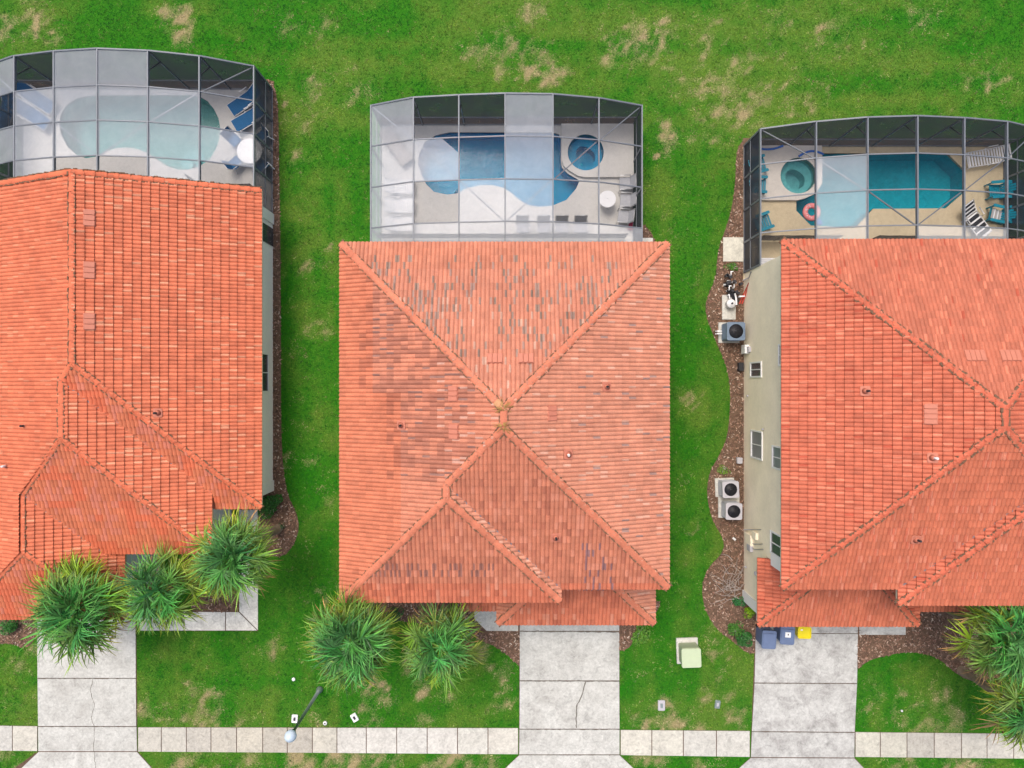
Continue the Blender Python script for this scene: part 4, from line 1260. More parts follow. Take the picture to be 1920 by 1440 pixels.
for (pa, pb, z0_, z1_, gl) in ((681, 705, 1.05, 2.35, 'glass'), (810, 858, 1.15, 2.45, 'glass_grey'), (840, 878, 3.75, 5.0, 'glass_grey'), (647, 683, 4.45, 5.4, 'glass'), (1004, 1042, 3.55, 5.0, 'glass')):
    zc = (z0_+z1_)/2
    window(hr, 'x', 11.2, wy(pb, zc), wy(pa, zc), z0_, z1_, -1, glass=gl)
for xx in (13.6, 17.4, 21.2): window(hr, 'y', 5.36, xx-.7, xx+.7, 4.0, 5.2, 1)
window(hr, 'y', 5.36, 14.8, 17.4, .1, 2.3, 1, trim=.05); window(hr, 'y', -8.25, 18.5, 20.2, .9, 2.4, -1)
mb = MB().mat(M['door'])
for i in range(4): mb.box((14.35, -10.2, .33+.54*i), (4.8, .05, .52))
mb.build('garage_door', hr, True)
# fittings on the side wall
def wbox(name, py, z, w_, h_, d_, mat):
    mb = MB().mat(M[mat]); mb.rbox((11.2-d_/2, wy(py, z), z), (d_, w_, h_), .02); mb.build(name, hr, True)
wbox('utility_box', 655, .55, .42, .5, .22, 'trim'); wbox('utility_box', 655, .9, .26, .25, .12, 'ac_grey')
wbox('utility_box', 1011, .95, .5, .75, .14, 'wall_cream'); wbox('utility_box', 1004, 1.7, .32, .5, .12, 'wall_cream')
wbox('electric_meter', 1027, 1.1, .30, .42, .16, 'ac_grey')
mb = MB().mat(M['ac_grey']); mb.lathe([(0, 0), (.1, 0), (.1, .08), (.07, .12), (0, .12)], (11.06, wy(1075, 2.2), 2.2), 12, M=Matrix.Rotation(R(-90), 4, 'Y')); mb.build('electric_meter', hr, True)
for (pa, pb, z0_, z1_) in ((993, 993, .1, 2.4), (1003, 1020, .3, 2.6), (1012, 1030, 0.3, 2.7)):
    mb = MB().mat(M['ac_grey']); mb.tube([(11.16, wy(pa, z0_), z0_), (11.16, wy(pb, (z0_+z1_)/2), (z0_+z1_)/2), (11.16, wy(pb, z1_), z1_)], .018, 6); mb.build('conduit', hr, True)
for (py_, z) in ((742, .75), (805, 2.72), (1063, .5)):
    mb = MB().mat(M['ac_grey']); mb.lathe([(.045, 0), (.045, .07), (0, .08)], (11.16, wy(py_, z), z), 10, M=Matrix.Rotation(R(-90), 4, 'Y')); mb.build('vent_cap', hr, True)
mb = MB().mat(M['ac_grey']); mb.tube([(11.14, 5.0, .1), (11.14, 5.0, .9), (11.14, 5.25, 1.2)], .025, 7); mb.build('conduit', hr, True)

# ---------- left house
hl = thing('house', 'left single storey house with a bright orange gabled tile roof stepping down', 'house', (-17.6, 0, 0))
rf = Roof(hl, col_left, .335, caprad=.115, capcol=(.60, .15, .07), seg=.42, seed=4, nose=.004)
AE, AN, AS = -10.99, 8.55, -5.46
AR = -17.64; AZ = 5.66
WX, WZ = -24.3, 3.0
def wz_at(x): return AZ-.40*(AR-x)*1.0
ApxS = (AR, .82, AZ)
BE, BS, BZ = -13.04, -7.36, 3.3
BR = -18.25; BRz = 5.38; BapS = (BR, -2.15-.05, BRz)
CE, CS, CZ = -16.99, -10.31, 3.0
CR = -20.5; CRz = 4.41; CapS = (CR, -7.04, CRz)
# points where the stepped ridge turns
BapN = (BR, .82-(AZ-BRz)/.421, BRz)
CapN = (CR, BapS[1]-(BRz-CRz)/.4, CRz)
wp = lambda x, y, z: (x, y, z)
rf.face([(WX, AN, WZ), (WX, CS, WZ), CapS, CapN, BapS, BapN, ApxS, (AR, AN, AZ)], (WX, CS, WZ), (WX, AN, WZ))
rf.face([(AE, AS, 3), (AE, AN, 3), (AR, AN, AZ), ApxS], (AE, AS, 3), (AE, AN, 3))
rf.face([(AE, AS, 3), ApxS, BapN, (BE-2, AS+.0, 3), (BE, AS, 3)], (BE, AS, 3), (AE, AS, 3))
rf.face([(BE, BS, BZ), (BE, AS+1.2, BZ), BapN, BapS], (BE, BS, BZ), (BE, AS+1.2, BZ))
rf.face([(BE, BS, BZ), BapS, CapN, (CE-2.2, BS, BZ)], (CE-2.2, BS, BZ), (BE, BS, BZ))
rf.face([(CE, CS, CZ), (CE, BS+.4, CZ), CapN, CapS], (CE, CS, CZ), (CE, BS+.4, CZ))
rf.face([(CE, CS, CZ), CapS, (WX, CS, CZ)], (WX, CS, CZ), (CE, CS, CZ))
for a, b in ((ApxS, (AR, AN, AZ)), ((AE, AS, 3), ApxS), (BapN, ApxS), (BapS, BapN), ((BE, BS, BZ), BapS), (CapN, BapS), (CapS, CapN), ((CE, CS, CZ), CapS), ((WX, CS, CZ), CapS), ((AE, AN-.05, 3.04), (AR, AN-.05, AZ+.02)), ((WX, AN-.05, 3.04), (AR, AN-.05, AZ+.02))): rf.cap(a, b)
rf.valley((BE-.05, -4.71, 3.3), BapN); rf.valley((-17.74, BS, 3.3), CapN)
roof_left = rf.finish()
for v_ in ((168, 409, 17, 31), (168, 507, 17, 31), (168, 603, 17, 31), (111, 414, 14, 26), (111, 513, 14, 26), (111, 607, 14, 26)): rf.vent(*v_)
for v_ in ((296, 774), (51, 798), (16, 873, 1)): rf.pipe(*v_)
fascia(hl, (WX, AE, AS, AN), 3.0); fascia(hl, (WX+.5, BE, BS, AS+.05), 3.3); fascia(hl, (WX, CE, CS, BS+.05), 3.0)
mb = MB().mat(M['wall_grey'])
mb.prism([(-23.7, 8.2), (-23.7, -9.8), (-17.5, -9.8), (-17.5, -6.9), (-13.55, -6.9), (-13.55, -4.95), (-11.55, -4.95), (-11.55, 8.2)], 0, 2.83)
mb.face([(-23.7, 8.2, 2.8), (-11.55, 8.2, 2.8), (AR, 8.2, 5.3)]); mb.face([(-23.7, 8.1, 2.8), (AR, 8.1, 5.3), (-11.55, 8.1, 2.8)])
mb.build('wall', hl, True)
mb = MB().mat(M['trim']); mb.box((-11.54, -4.9, 1.42), (.1, .5, 2.8)); mb.build('corner_trim', hl, True)
mb = MB().mat(M['trim']); mb.box((-11.54, 7.95, 1.42), (.1, .5, 2.8)); mb.build('corner_trim', hl, True)
mb = MB().mat(M['glass']); mb.box((-11.54, 7.05, 1.3), (.06, .85, 2.4)); mb.build('side_opening', hl, True)
def ywin(py, z): return -(py-720)*(H-z)/FPX
window(hl, 'x', -11.55, ywin(733, 1.5), ywin(664, 1.5), .75, 2.3, 1)
window(hl, 'y', 8.2, -19, -16.4, .1, 2.3, 1, trim=.05); window(hl, 'y', -6.9, -16.4, -14.8, .9, 2.3, -1)
mb = MB().mat(M['door'])
for i in range(4): mb.box((-20.4, -9.82, .33+.54*i), (4.8, .05, .52))
mb.build('garage_door', hl, True)

# ------------------------------------------------------------------ palms
def palm(label, crown, base, rad, seed, nf=38, dead=5):
    rg = random.Random(seed); rad *= 1.24
    cx = Vector(crown); bs = Vector(base)
    t = thing('palm_tree', label, 'palm tree', (bs.x, bs.y, 0))
    mb = MB().mat(M['trunk'])
    pts = []; rr = []
    for i in range(9):
        f = i/8
        p = bs.lerp(cx-Vector((0, 0, .35)), f); p.z = (cx.z-.3)*f
        pts.append(p); rr.append(.17+.03*math.sin(i*2.1)+(.06 if i == 0 else 0))
    mb.tube(pts, rr, 12); mb.build('trunk', t, True)
    mb = MB().mat(M['leaf'])
    nf = int(nf*1.1)
    for k in range(nf):
        f = (k+.5)/nf
        az_ = k*2.39996+rg.uniform(-.35, .35)
        el_ = R(52-72*f**.8)+rg.uniform(-.22, .22)           # upright young fronds first
        old = f
        isdead = k >= nf-dead
        if isdead: el_ = R(rg.uniform(-38, -18))
        d = Vector((math.cos(az_)*math.cos(el_), math.sin(az_)*math.cos(el_), math.sin(el_)))
        side = Vector((-math.sin(az_), math.cos(az_), 0))
        side = (side+Vector((0, 0, rg.uniform(-.5, .5)))).normalized()
        up = side.cross(d)
        if up.z < 0: up = -up
        pl = rad*(rg.uniform(.02, .26)+.36*f**.6)
        s0 = cx+Vector((0, 0, .05)); hub = s0+d*pl-Vector((0, 0, .12*old*rad))
        tq = Matrix.Rotation(rg.uniform(-.75, .75), 3, 'Z') @ Matrix.Rotation(rg.uniform(-.3, .3), 3, side)
        d = tq @ d; side = (tq @ side).normalized(); up = side.cross(d)
        if up.z < 0: up = -up
        if isdead: g = (.30, .19, .08)
        else:
            a_ = (.07, .25, .06); b_ = (.23, .30, .02)
            w2 = min(1, max(0, old*1.35-.28+rg.uniform(-.22, .22)))
            g = tuple((a_[i]*(1-w2)+b_[i]*w2)*rg.uniform(.8, 1.2) for i in range(3))
        mb.tube([s0, s0.lerp(hub, .5)+Vector((0, 0, .04)), hub], [.030, .022, .015], 5, col=tuple(c*1.3 for c in g))
        nl = 30 if not isdead else 16
        LL = rad*rg.uniform(.36, .62)
        sp = R(rg.uniform(95, 135))
        for i in range(nl):
            u = (i+.5)/nl*2-1
            ang = u*sp+rg.uniform(-.09, .09)
            dr = d*math.cos(ang)+side*math.sin(ang)
            L = LL*(1-.30*abs(u)**1.5)*rg.uniform(.75, 1.12)
            dr = (dr+up*(.30-.35*abs(u))).normalized()
            pcur = hub.copy(); w0 = rg.uniform(.012, .022)*(rad/1.9)
            perp = dr.cross(up).normalized()
            q = rg.choice((.4, .7, 1.0, 1.1, 1.4))*rg.uniform(.8, 1.15)
            base_c = tuple(c*q for c in g)
            tipc = tuple(min(1, c*q*f_) for c, f_ in zip(g, (1.4, 1.2, 1.1)))
            tw = rg.uniform(-1, 1)
            prevL = pcur-perp*w0*.5; prevR = pcur+perp*w0*.5
            dd = dr.copy(); curl = rg.uniform(.5, 1.5); bend = rg.uniform(-.16, .16)
            for s_ in range(5):
                dd = (dd+Vector((0, 0, -1))*(.03+.12*s_)*curl*.8+perp*bend).normalized()
                pn_ = pcur+dd*L/5
                ww = w0*(1.1, 1.1, .9, .55, .08)[s_]
                pr = (perp+up*tw*.5).normalized()
                nl_, nr_ = pn_-pr*ww, pn_+pr*ww
                mb.face([prevL, prevR, nr_, nl_], base_c if s_ < 3 else tipc)
                prevL, prevR, pcur = nl_, nr_, pn_
    mb.build('crown', t, True)
    return t
def pc(px, py, z): return P(px, py, z)
c = pc(148, 1140, 4.6); palm('big fan palm at the top of the left driveway', c, (c.x-.2, -10.95, 0), 2.15, 1, nf=50, dead=5)
c = pc(303, 1108, 4.6); palm('fan palm between the driveway palm and the walkway palm', c, (c.x, c.y, 0), 1.85, 2, nf=36)
c = pc(436, 1044, 5.4); palm('bushy fan palm beside the left house walkway corner', c, (c.x, c.y, 0), 1.8, 3, nf=44)
c = pc(655, 1205, 6.3); palm('large fan palm at the front corner of the middle house', c, (c.x+.1, c.y, 0), 1.95, 4, nf=54)
c = pc(826, 1212, 5.2); palm('smaller fan palm near the middle house entry path', c, (c.x, c.y+.2, 0), 1.75, 5, nf=36)
c = pc(1895, 1205, 5.4); palm('fan palm in front of the right house at the picture edge', c, (c.x, c.y, 0), 2.15, 6, nf=46, dead=6)
c = pc(1925, 1335, 4.2); palm('low fan palm on the right lawn near the sidewalk', c, (c.x, c.y, 0), 1.7, 7, nf=34)

# ------------------------------------------------------------------ shrubs and plants
def shrub(label, px, py, rx, ry, hz, seed, col=(.03, .13, .02), n=700, leaf=.05, name='shrub'):
    rg = random.Random(seed)
    c = P(px, py, hz*.5)
    t = thing(name, label, 'shrub' if name == 'shrub' else 'plant', (c.x, c.y, 0))
    mb = MB().mat(M['twig'])
    for i in range(5):
        a = rg.uniform(0, 6.28)
        mb.tube([(0, 0, 0), (math.cos(a)*rx*.3, math.sin(a)*ry*.3, hz*.5), (math.cos(a)*rx*.6, math.sin(a)*ry*.6, hz*.8)], [.02, .014, .006], 5)
    mb.build('stem', t)
    mb = MB().mat(M['leaf'])
    lumps = [(rg.uniform(-.55, .55)*rx, rg.uniform(-.55, .55)*ry, rg.uniform(.35, .65)) for _ in range(7)]
    for i in range(n):
        lx, ly, lr = rg.choice(lumps)
        th = rg.uniform(0, 6.28); ph = math.acos(rg.uniform(-.2, 1)); r_ = rg.uniform(.6, 1)**.5*lr
        p = Vector((lx+math.cos(th)*math.sin(ph)*r_*rx, ly+math.sin(th)*math.sin(ph)*r_*ry, max(.03, hz*(.35+.65*math.cos(ph)*r_/.65))))
        a = rg.uniform(0, 6.28); tl = rg.uniform(-.5, .5); l = leaf*rg.uniform(.7, 1.4)
        d = Vector((math.cos(a), math.sin(a), tl)).normalized(); s = Vector((-math.sin(a), math.cos(a), rg.uniform(-.4, .4))).normalized()*l*.4
        q = rg.uniform(.5, 1.7)
        mb.face([p-d*l*.5, p+s, p+d*l*.5, p-s], (col[0]*q*rg.uniform(.8, 1.4), col[1]*q, col[2]*q))
    mb.build('foliage', t)
shrub('rounded dark green shrub at the left house corner', 508, 947, .62, .62, .9, 1, n=1500, leaf=.07)
shrub('tiny grey green plant in the left corner mulch bed', 525, 990, .28, .24, .3, 2, (.04, .09, .035), 250, .05)
shrub('bright green ground cover beside the middle garage', 1203, 1186, .45, .55, .35, 3, (.08, .22, .02), 900, .06)
shrub('dark shrub touching the right driveway edge', 1396, 1200, .5, .42, .7, 4, (.025, .12, .02), 1100, .06)
shrub('leafy green shrub between mulch bed and bins', 1378, 1178, .38, .42, .6, 5, (.05, .17, .02), 600, .06)
shrub('yellow green sprouting plant near the right house corner', 1405, 1148, .35, .3, .5, 6, (.16, .32, .01), 280, .08)
shrub('dark green low plant in the right corner mulch', 1385, 1125, .3, .3, .35, 7, (.02, .13, .03), 260, .07)
shrub('small light green weed above the twin air conditioners', 1356, 880, .35, .28, .15, 8, (.10, .22, .02), 200, .05)
shrub('green weeds below the cream slab by the cage', 1373, 500, .42, .25, .12, 9, (.05, .17, .015), 240, .05)
shrub('green bush at the lower left house corner by the palm', 10, 1180, .6, .5, .7, 10, (.03, .14, .02), 1000, .06)
shrub('dark shrub between the two middle palms under the eaves', 735, 1150, .55, .35, .9, 11, (.02, .09, .02), 800, .06)
shrub('thin plant under the right palm beside the mulch', 1850, 1235, .5, .4, .6, 12, (.12, .24, .03), 500, .07)

# dead branches
rg = random.Random(9)
c = P(1372, 1100)
t = thing('dead_branch', 'pile of bare grey twigs lying on the right mulch bed', 'branch', (c.x, c.y, 0))
mb = MB().mat(M['twig'])
for i in range(34):
    p = Vector((rg.uniform(-.55, .5), rg.uniform(-.55, .7), rg.uniform(.04, .3))); a = rg.gauss(2.4, .9); pts = [p]
    for k in range(5):
        a += rg.uniform(-.45, .45); p = p+Vector((math.cos(a), math.sin(a), rg.uniform(-.15, .15)))*.17; p.z = max(.03, p.z); pts.append(p)
    mb.tube(pts, [.016, .013, .011, .009, .006, .004], 5)
mb.build('twigs', t)
for i, (px_, py_, a0, lb) in enumerate(((1372, 1050, 1.9, 'bare curved twig beside the cream garage wall'), (1392, 1062, .2, 'short pale twig touching the cream wall'))):
    c = P(px_, py_); mb = MB().mat(M['twig']); p = Vector((0, 0, .06)); pts = [p]; a = a0
    for k in range(5): a += .25; p = p+Vector((math.cos(a), math.sin(a), 0))*.13; pts.append(p)
    mb.tube(pts, [.022, .02, .018, .014, .01, .005], 6); o = mb.build('twig'); o.location = c; tag(o, lb, 'twig')

# ------------------------------------------------------------------ street lamp
b0 = P(600, 1292); 
t = thing('street_lamp', 'grey street lamp post with a pale dome beside the sidewalk', 'street lamp', b0)
ZL = 4.35
mb = MB().mat(M['lamp_metal']); mb.lathe([(.16, 0), (.16, .12), (.10, .3), (.085, .34)], (0, 0, .0), 16); mb.build('base', t)
mb = MB().mat(M['lamp_metal']); mb.tube([(0, 0, .3), (0, 0, 2), (0, 0, ZL-.3)], [.085, .075, .06], 14); mb.build('pole', t)
mb = MB().mat(M['black']); mb.lathe([(.06, ZL-.45), (.12, ZL-.3), (.17, ZL-.12), (.2, ZL-.1)], (0, 0, 0), 18); mb.build('collar', t)
mb = MB().mat(M['lamp_glass']); mb.lathe([(.2, ZL-.1), (.235, ZL-.03), (.25, ZL+.03), (.24, ZL+.12), (.19, ZL+.22), (.10, ZL+.3), (.03, ZL+.33), (0, ZL+.34)], (0, 0, 0), 22); mb.build('dome', t)

# ------------------------------------------------------------------ covers and lids in the grass
def lid(px, py, rz, label, wx=.29, wy_=.40, mat='white_plastic', mid='black'):
    c = P(px, py)
    t = thing('meter_box', label, 'utility cover', c, rz)
    mb = MB().mat(M[mat]); mb.rbox((0, 0, .03), (wx, wy_, .08), .04); mb.build('cover', t)
    mb = MB().mat(M[mid]); mb.rbox((0, 0, .075), (wx*.36, wy_*.42, .02), .015); mb.build('inset', t)
lid(553, 1347, R(-4), 'white meter box lid beside the street lamp pole')
lid(665, 1345, R(30), 'tilted white meter box lid right of the street lamp')
lid(1240, 1322, R(0), 'grey meter box lid in the lawn right of the middle driveway', .34, .5, 'ac_grey', 'lamp_metal')
lid(1345, 1320, R(-8), 'small dark meter box lid left of the right driveway', .26, .4, 'lamp_metal', 'ac_grey')
def capdisc(px, py, r, label, ring=False):
    mb = MB().mat(M['white_plastic']); mb.lathe([(r, 0), (r, .06), (r*.85, .08), (0, .085)], (0, 0, 0), 18)
    if ring: mb.mat(M['black']); mb.lathe([(r*.35, .08), (r*.35, .09), (0, .09)], (0, 0, 0), 12)
    o = mb.build('cleanout_cap'); o.location = P(px, py); tag(o, label, 'pipe cap')
capdisc(551, 1273, .085, 'plain white pipe cap in the grass above the lamp')
capdisc(610, 1355, .10, 'white pipe cap with a dark centre by the sidewalk', True)
capdisc(1690, 1332, .05, 'tiny pale pipe cap on the right lawn')

# transformer
c0 = P(1288, 1219); t = thing('transformer_box', 'pale green utility transformer on a concrete pad in the lawn', 'transformer', c0, R(2))
mb = MB().mat(M['walk']); mb.rbox((0, 0, .04), (1.04, 1.24, .12), .03, col=(1.1, 1.1, 1.1)); mb.build('pad', t)
mb = MB().mat(M['green_box']); mb.rbox((.0, -.02, .44), (.86, .86, .70), .06); mb.build('cabinet', t)
mb = MB().mat(M['green_box_top'])
mb.rbox((0, -.06, .81), (.92, .90, .06), .08); mb.box((0, -.02, .842), (.86, .035, .012)); mb.box((0, -.5, .62), (.84, .03, .3)); mb.build('lid', t)

# ------------------------------------------------------------------ bins
def bin_(px, py, label, z=1.02, wx=.68, wy_=.80, mat='bin_blue', rz=0, label_mat=None, kind='wheelie'):
    c = P(px, py, z); t = thing('trash_bin', label, 'trash bin', (c.x, c.y, .035), rz)
    mb = MB().mat(M[mat]); mb.rbox((0, 0, z*.46), (wx*.84, wy_*.84, z*.9), .07, top=1.08); mb.build('body', t)
    mb = MB().mat(M[mat]); mb.rbox((0, 0, z*.93), (wx, wy_, .05), .09); mb.rbox((0, -.03, z*.965), (wx*.88, wy_*.78, .05), .08)
    mb.box((0, wy_*.33, z*.985), (wx*.9, .03, .03))
    l = mb.build('lid', t)
    mb = MB().mat(M['black']); mb.tube([(-wx*.4, wy_*.52, z*.93), (wx*.4, wy_*.52, z*.93)], .02, 8); mb.build('handle', t)
    for s in (-1, 1):
        mb = MB().mat(M['black']); mb.lathe([(0, -.03), (.11, -.03), (.11, .03), (0, .03)], (s*wx*.4, wy_*.42, .11), 14, M=Matrix.Rotation(R(90), 4, 'Y')); mb.build('wheel', t)
    return t, l
t, l = bin_(1442.5, 1200, 'blue grey wheeled bin with red lettering at the driveway corner', wy_=.86, rz=R(-3))
mb = MB().mat(M['red'])
for i in range(5): mb.box((-.11+.055*i, .25, 1.0), (.03, .035+.012*(i % 2), .008))
mb.build('lettering', l)
t, l = bin_(1477, 1192, 'blue grey wheeled bin with a white label, beside the yellow bin', wy_=.86, rz=R(-4))
mb = MB().mat(M['trim']); mb.box((0, .05, 1.015), (.26, .24, .008)); mb.mat(M['black']); mb.box((.01, .06, 1.021), (.05, .07, .004)); mb.build('sticker', l)
c = P(1508, 1186, .55); t = thing('recycling_bin', 'small open bright yellow recycling bin beside the garage', 'recycling bin', (c.x, c.y, .035), R(-2))
mb = MB().mat(M['yellow']); mb.rbox((0, 0, .27), (.56, .5, .5), .06, top=1.08)
mb.build('body', t)
mb = MB().mat(M['yellow'])
o_ = circle((0, 0), 1)
rim = [(x_*.32, y_*.28) for x_, y_ in ((1, .8), (.8, 1), (-.8, 1), (-1, .8), (-1, -.8), (-.8, -1), (.8, -1), (1, -.8))]
mb.prism(rim, .51, .56, holes=[[(x_*.86, y_*.86) for x_, y_ in rim]]); mb.build('rim', t)
mb = MB().mat(M['trim']); mb.box((-.13, .12, .53), (.1, .07, .008)); mb.build('sticker', t)

# ------------------------------------------------------------------ air conditioners
def ac(px, py, z, size, label, mat, rz=0, pad=True):
    c = P(px, py, z); t = thing('air_conditioner', label, 'air conditioner', (c.x, c.y, 0), rz)
    if pad:
        mb = MB().mat(M['walk']); mb.rbox((-.05, 0, .04), (size*1.18, size*1.15, .08), .02); mb.build('pad', t)
    mb = MB().mat(M['sling_grey' if mat == 'ac_grey' else mat]); mb.rbox((0, 0, .08+(z-.12)/2), (size*.96, size*.96, z-.12), .07)
    for i in range(9): 
        for s in (-1, 1):
            mb.box((0, s*size*.482, .16+i*(z-.3)/9), (size*.8, .012, .02)); mb.box((s*size*.482, 0, .16+i*(z-.3)/9), (.012, size*.8, .02))
    mb.build('body', t)
    rr = size*.39
    sq = [(x_*size/2, y_*size/2) for x_, y_ in ((1, .86), (.86, 1), (-.86, 1), (-1, .86), (-1, -.86), (-.86, -1), (.86, -1), (1, -.86))]
    mb = MB().mat(M[mat]); mb.prism(sq, z-.04, z+.02, holes=[circle((0, 0), rr, 28)]); mb.build('top_panel', t)
    mb = MB().mat(M['black']); mb.lathe([(rr, z-.02), (rr, z-.3), (rr*.2, z-.3), (0, z-.3)], (0, 0, 0), 24); mb.build('fan_well', t)
    for k in range(3):
        a = k*2.094+.5; mb = MB().mat(M['lamp_metal' if mat == 'ac_grey' else 'black']); pts = []
        for i in range(6):
            b = a+i*.14; pts.append((math.cos(b)*rr*.88, math.sin(b)*rr*.88, z-.10+.012*i))
        mb.face([(0, 0, z-.1)]+pts); mb.build('fan_blade', t)
    mb = MB().mat(M['black'])
    for r_ in np.linspace(rr*.3, rr*.98, 5):
        mb.tube([(math.cos(a)*r_, math.sin(a)*r_, z+.025) for a in np.linspace(0, 6.2832, 25)], .004, 4, cap=False)
    for k in range(8):
        a = k*math.pi/4; mb.bar((0, 0, z+.03), (math.cos(a)*rr, math.sin(a)*rr, z+.025), .008, .006)
    mb.lathe([(.07, z+.02), (.07, z+.045), (0, z+.05)], (0, 0, 0), 12)
    mb.build('grille', t)
    return t
ac(1380, 621, .95, .86, 'large dark blue grey heat pump beside the pool equipment', 'ac_blue')
ac(1370, 918, .80, .78, 'upper light grey air conditioner of the pair by the cream wall', 'ac_grey', R(2))
ac(1376, 959, .80, .78, 'lower light grey air conditioner of the pair by the cream wall', 'ac_grey', R(-1))
mb = MB().mat(M['walk']); q = GP([(1346, 928), (1386, 928), (1386, 970), (1346, 970)]); mb.prism(q, 0, .05); tag(mb.build('path'), kind='structure')
mb = MB().mat(M['white_plastic'])
c = P(1350, 624)
for s in (-.06, .06): mb.tube([(0, s, .2), (-.22, s, .2), (-.24, s, .05)], .035, 8)

o = mb.build('pipe_pair'); o.location = (c.x-.0, c.y, .1); tag(o, 'pair of white pipes leaving the blue heat pump', 'pipes')

# pool equipment
c = P(1370, 555)
t = thing('pool_pump', 'pool pump and filter with white plumbing on a concrete pad', 'pool pump', (c.x, c.y, 0))
mb = MB().mat(M['walk']); mb.rbox((-.1, -.55, .03), (.66, 1.2, .07), .03); mb.build('pad', t)
mb = MB().mat(M['black']); mb.tube([(-.2, .3, .3), (.1, -.1, .3), (.2, -.35, .3)], [.12, .14, .1], 12); mb.lathe([(.13, .06), (.13, .42), (.1, .46), (0, .48)], (-.22, .55, 0), 16); mb.build('motor', t)
mb = MB().mat(M['white_plastic']); mb.lathe([(.19, .06), (.19, .45), (.15, .55), (0, .6)], (-.12, -.42, 0), 18); mb.lathe([(.2, .42), (.21, .46), (.2, .5)], (-.12, -.42, 0), 18); mb.build('filter', t)
mb = MB().mat(M['black']); mb.lathe([(.05, .59), (.05, .62), (0, .63)], (-.12, -.42, 0), 10); mb.build('filter_cap', t)
rg = random.Random(4)
for i in range(9):
    mb = MB().mat(M['white_plastic'])
    x_, y_ = rg.uniform(-.35, .35), rg.uniform(-.1, 1.0); z_ = rg.uniform(.25, .6)
    dx = rg.choice((-1, 1))*rg.uniform(.15, .4)
    if i % 2: mb.tube([(x_, y_, .05), (x_, y_, z_), (x_+dx*.6, y_, z_)], .032, 8)
    else: mb.tube([(x_, y_, .05), (x_, y_, z_), (x_, y_+dx, z_), (x_+.1, y_+dx, z_)], .032, 8)
    mb.lathe([(.045, -.04), (.045, .04)], (x_, y_, z_*.7), 10)
    mb.build('pipe', t)
for i in range(9):
    mb = MB().mat(M['black']); x_, y_ = rg.uniform(-.38, .35), rg.uniform(0, 1.0); mb.rbox((x_, y_, .42), (.13, .16, .18), .03, rz=rg.uniform(0, 3)); mb.build('valve', t)
mb = MB().mat(M['white_plastic']); mb.tube([(0, .05, .62), (.06, -.2, .62), (.08, -.5, .6)], .045, 8); mb.build('pipe', t)
c = P(1390, 548)
t = thing('pool_net', 'two red handled poles leaning by the pool equipment', 'pool pole', (c.x, c.y, 0))
for s in (0, .12):
    mb = MB().mat(M['red']); mb.tube([(-.1+s, -.55, .05), (.12+s*.5, .35, .7)], .03, 8); mb.build('pole', t)
mb = MB().mat(M['trim']); mb.rbox((0, 0, .04), (.10, .18, .05), .02); o = mb.build('brick'); o.location = P(1376, 1010); o.rotation_euler = (0, 0, .9); tag(o, 'small pale block lying on the mulch below the air conditioners', 'block')
# condensate box near window
mb = MB().mat(M['ac_grey']); mb.rbox((0, 0, .1), (.26, .3, .2), .04); o = mb.build('junction_box'); o.location = P(1385, 863); tag(o, 'small grey box at the foot of the cream wall above the air conditioners', 'utility box')
mb = MB().mat(M['black']); mb.rbox((0, 0, .12), (.26, .42, .24), .05); o = mb.build('junction_box'); o.location = P(1387, 688); tag(o, 'small black box at the wall foot below the big heat pump', 'utility box')

# ------------------------------------------------------------------ furniture
def lounger(label, loc, rz, fabric, frame, slats=False, L=1.9, W=.66, back=.65, group=None, stripe=None, angle=28):
    t = thing('sun_lounger', label, 'sun lounger', loc, rz, group)
    z = .34; hb = L*.36; a = R(angle)
    mb = MB().mat(M[frame])
    for s in (-1, 1):
        mb.tube([(-L/2, s*W/2, z-.02), (L/2-hb, s*W/2, z)], .022, 7)
        mb.tube([(L/2-hb, s*W/2, z), (L/2-hb+hb*math.cos(a), s*W/2, z+hb*math.sin(a))], .022, 7)
        mb.tube([(L/2-hb-.35, s*(W/2+.04), z), (L/2-hb-.3, s*(W/2+.05), z+.22), (L/2-hb+.12, s*(W/2+.05), z+.24)], .024, 7)
    mb.tube([(-L/2, -W/2, z-.02), (-L/2, W/2, z-.02)], .022, 7)
    mb.build('frame', t)
    for sx in (-L/2+.15, L/2-hb-.05):
        for s in (-1, 1):
            mb = MB().mat(M[frame]); mb.tube([(sx, s*W/2*.95, 0), (sx, s*W/2*.95, z)], .022, 7); mb.build('leg', t)
    def plank(x_, w_, zz, ang=0, m=fabric):
        mb.mat(M[m]); mb.box((x_, 0, zz), (w_, W*.92, .02), M=Matrix.Rotation(-ang, 4, 'Y'))
    mb = MB()
    if slats:
        n = 9; LL = L-hb
        for i in range(n): plank(-L/2+LL*(i+.5)/n, LL/n*.55, z, 0, stripe if (stripe and i % 2) else fabric)
        if stripe:
            mb.mat(M[stripe]); mb.box((-L/2+LL/2, 0, z-.02), (LL*.96, W*.88, .012))
    else:
        mb.mat(M[fabric]); mb.rbox((-hb/2, 0, z), (L-hb, W*.93, .04), .03)
    mb.build('seat', t)
    mb = MB()
    if slats:
        n = 7
        for i in range(n):
            d = hb*(i+.5)/n; plank(L/2-hb+d*math.cos(a), hb/n*.62, z+d*math.sin(a), a, stripe if (stripe and i % 2) else fabric)
        if stripe:
            mb.mat(M[stripe]); mb.box((L/2-hb+hb/2*math.cos(a), 0, z+hb/2*math.sin(a)-.025), (hb*.96, W*.88, .012), M=Matrix.Rotation(-a, 4, 'Y'))
    else:
        mb.mat(M[fabric]); mb.rbox((L/2-hb+hb/2*math.cos(a), 0, z+hb/2*math.sin(a)), (hb, W*.93, .04), .03, M=Matrix.Rotation(-a, 4, 'Y'))
    mb.build('backrest', t)
    return t
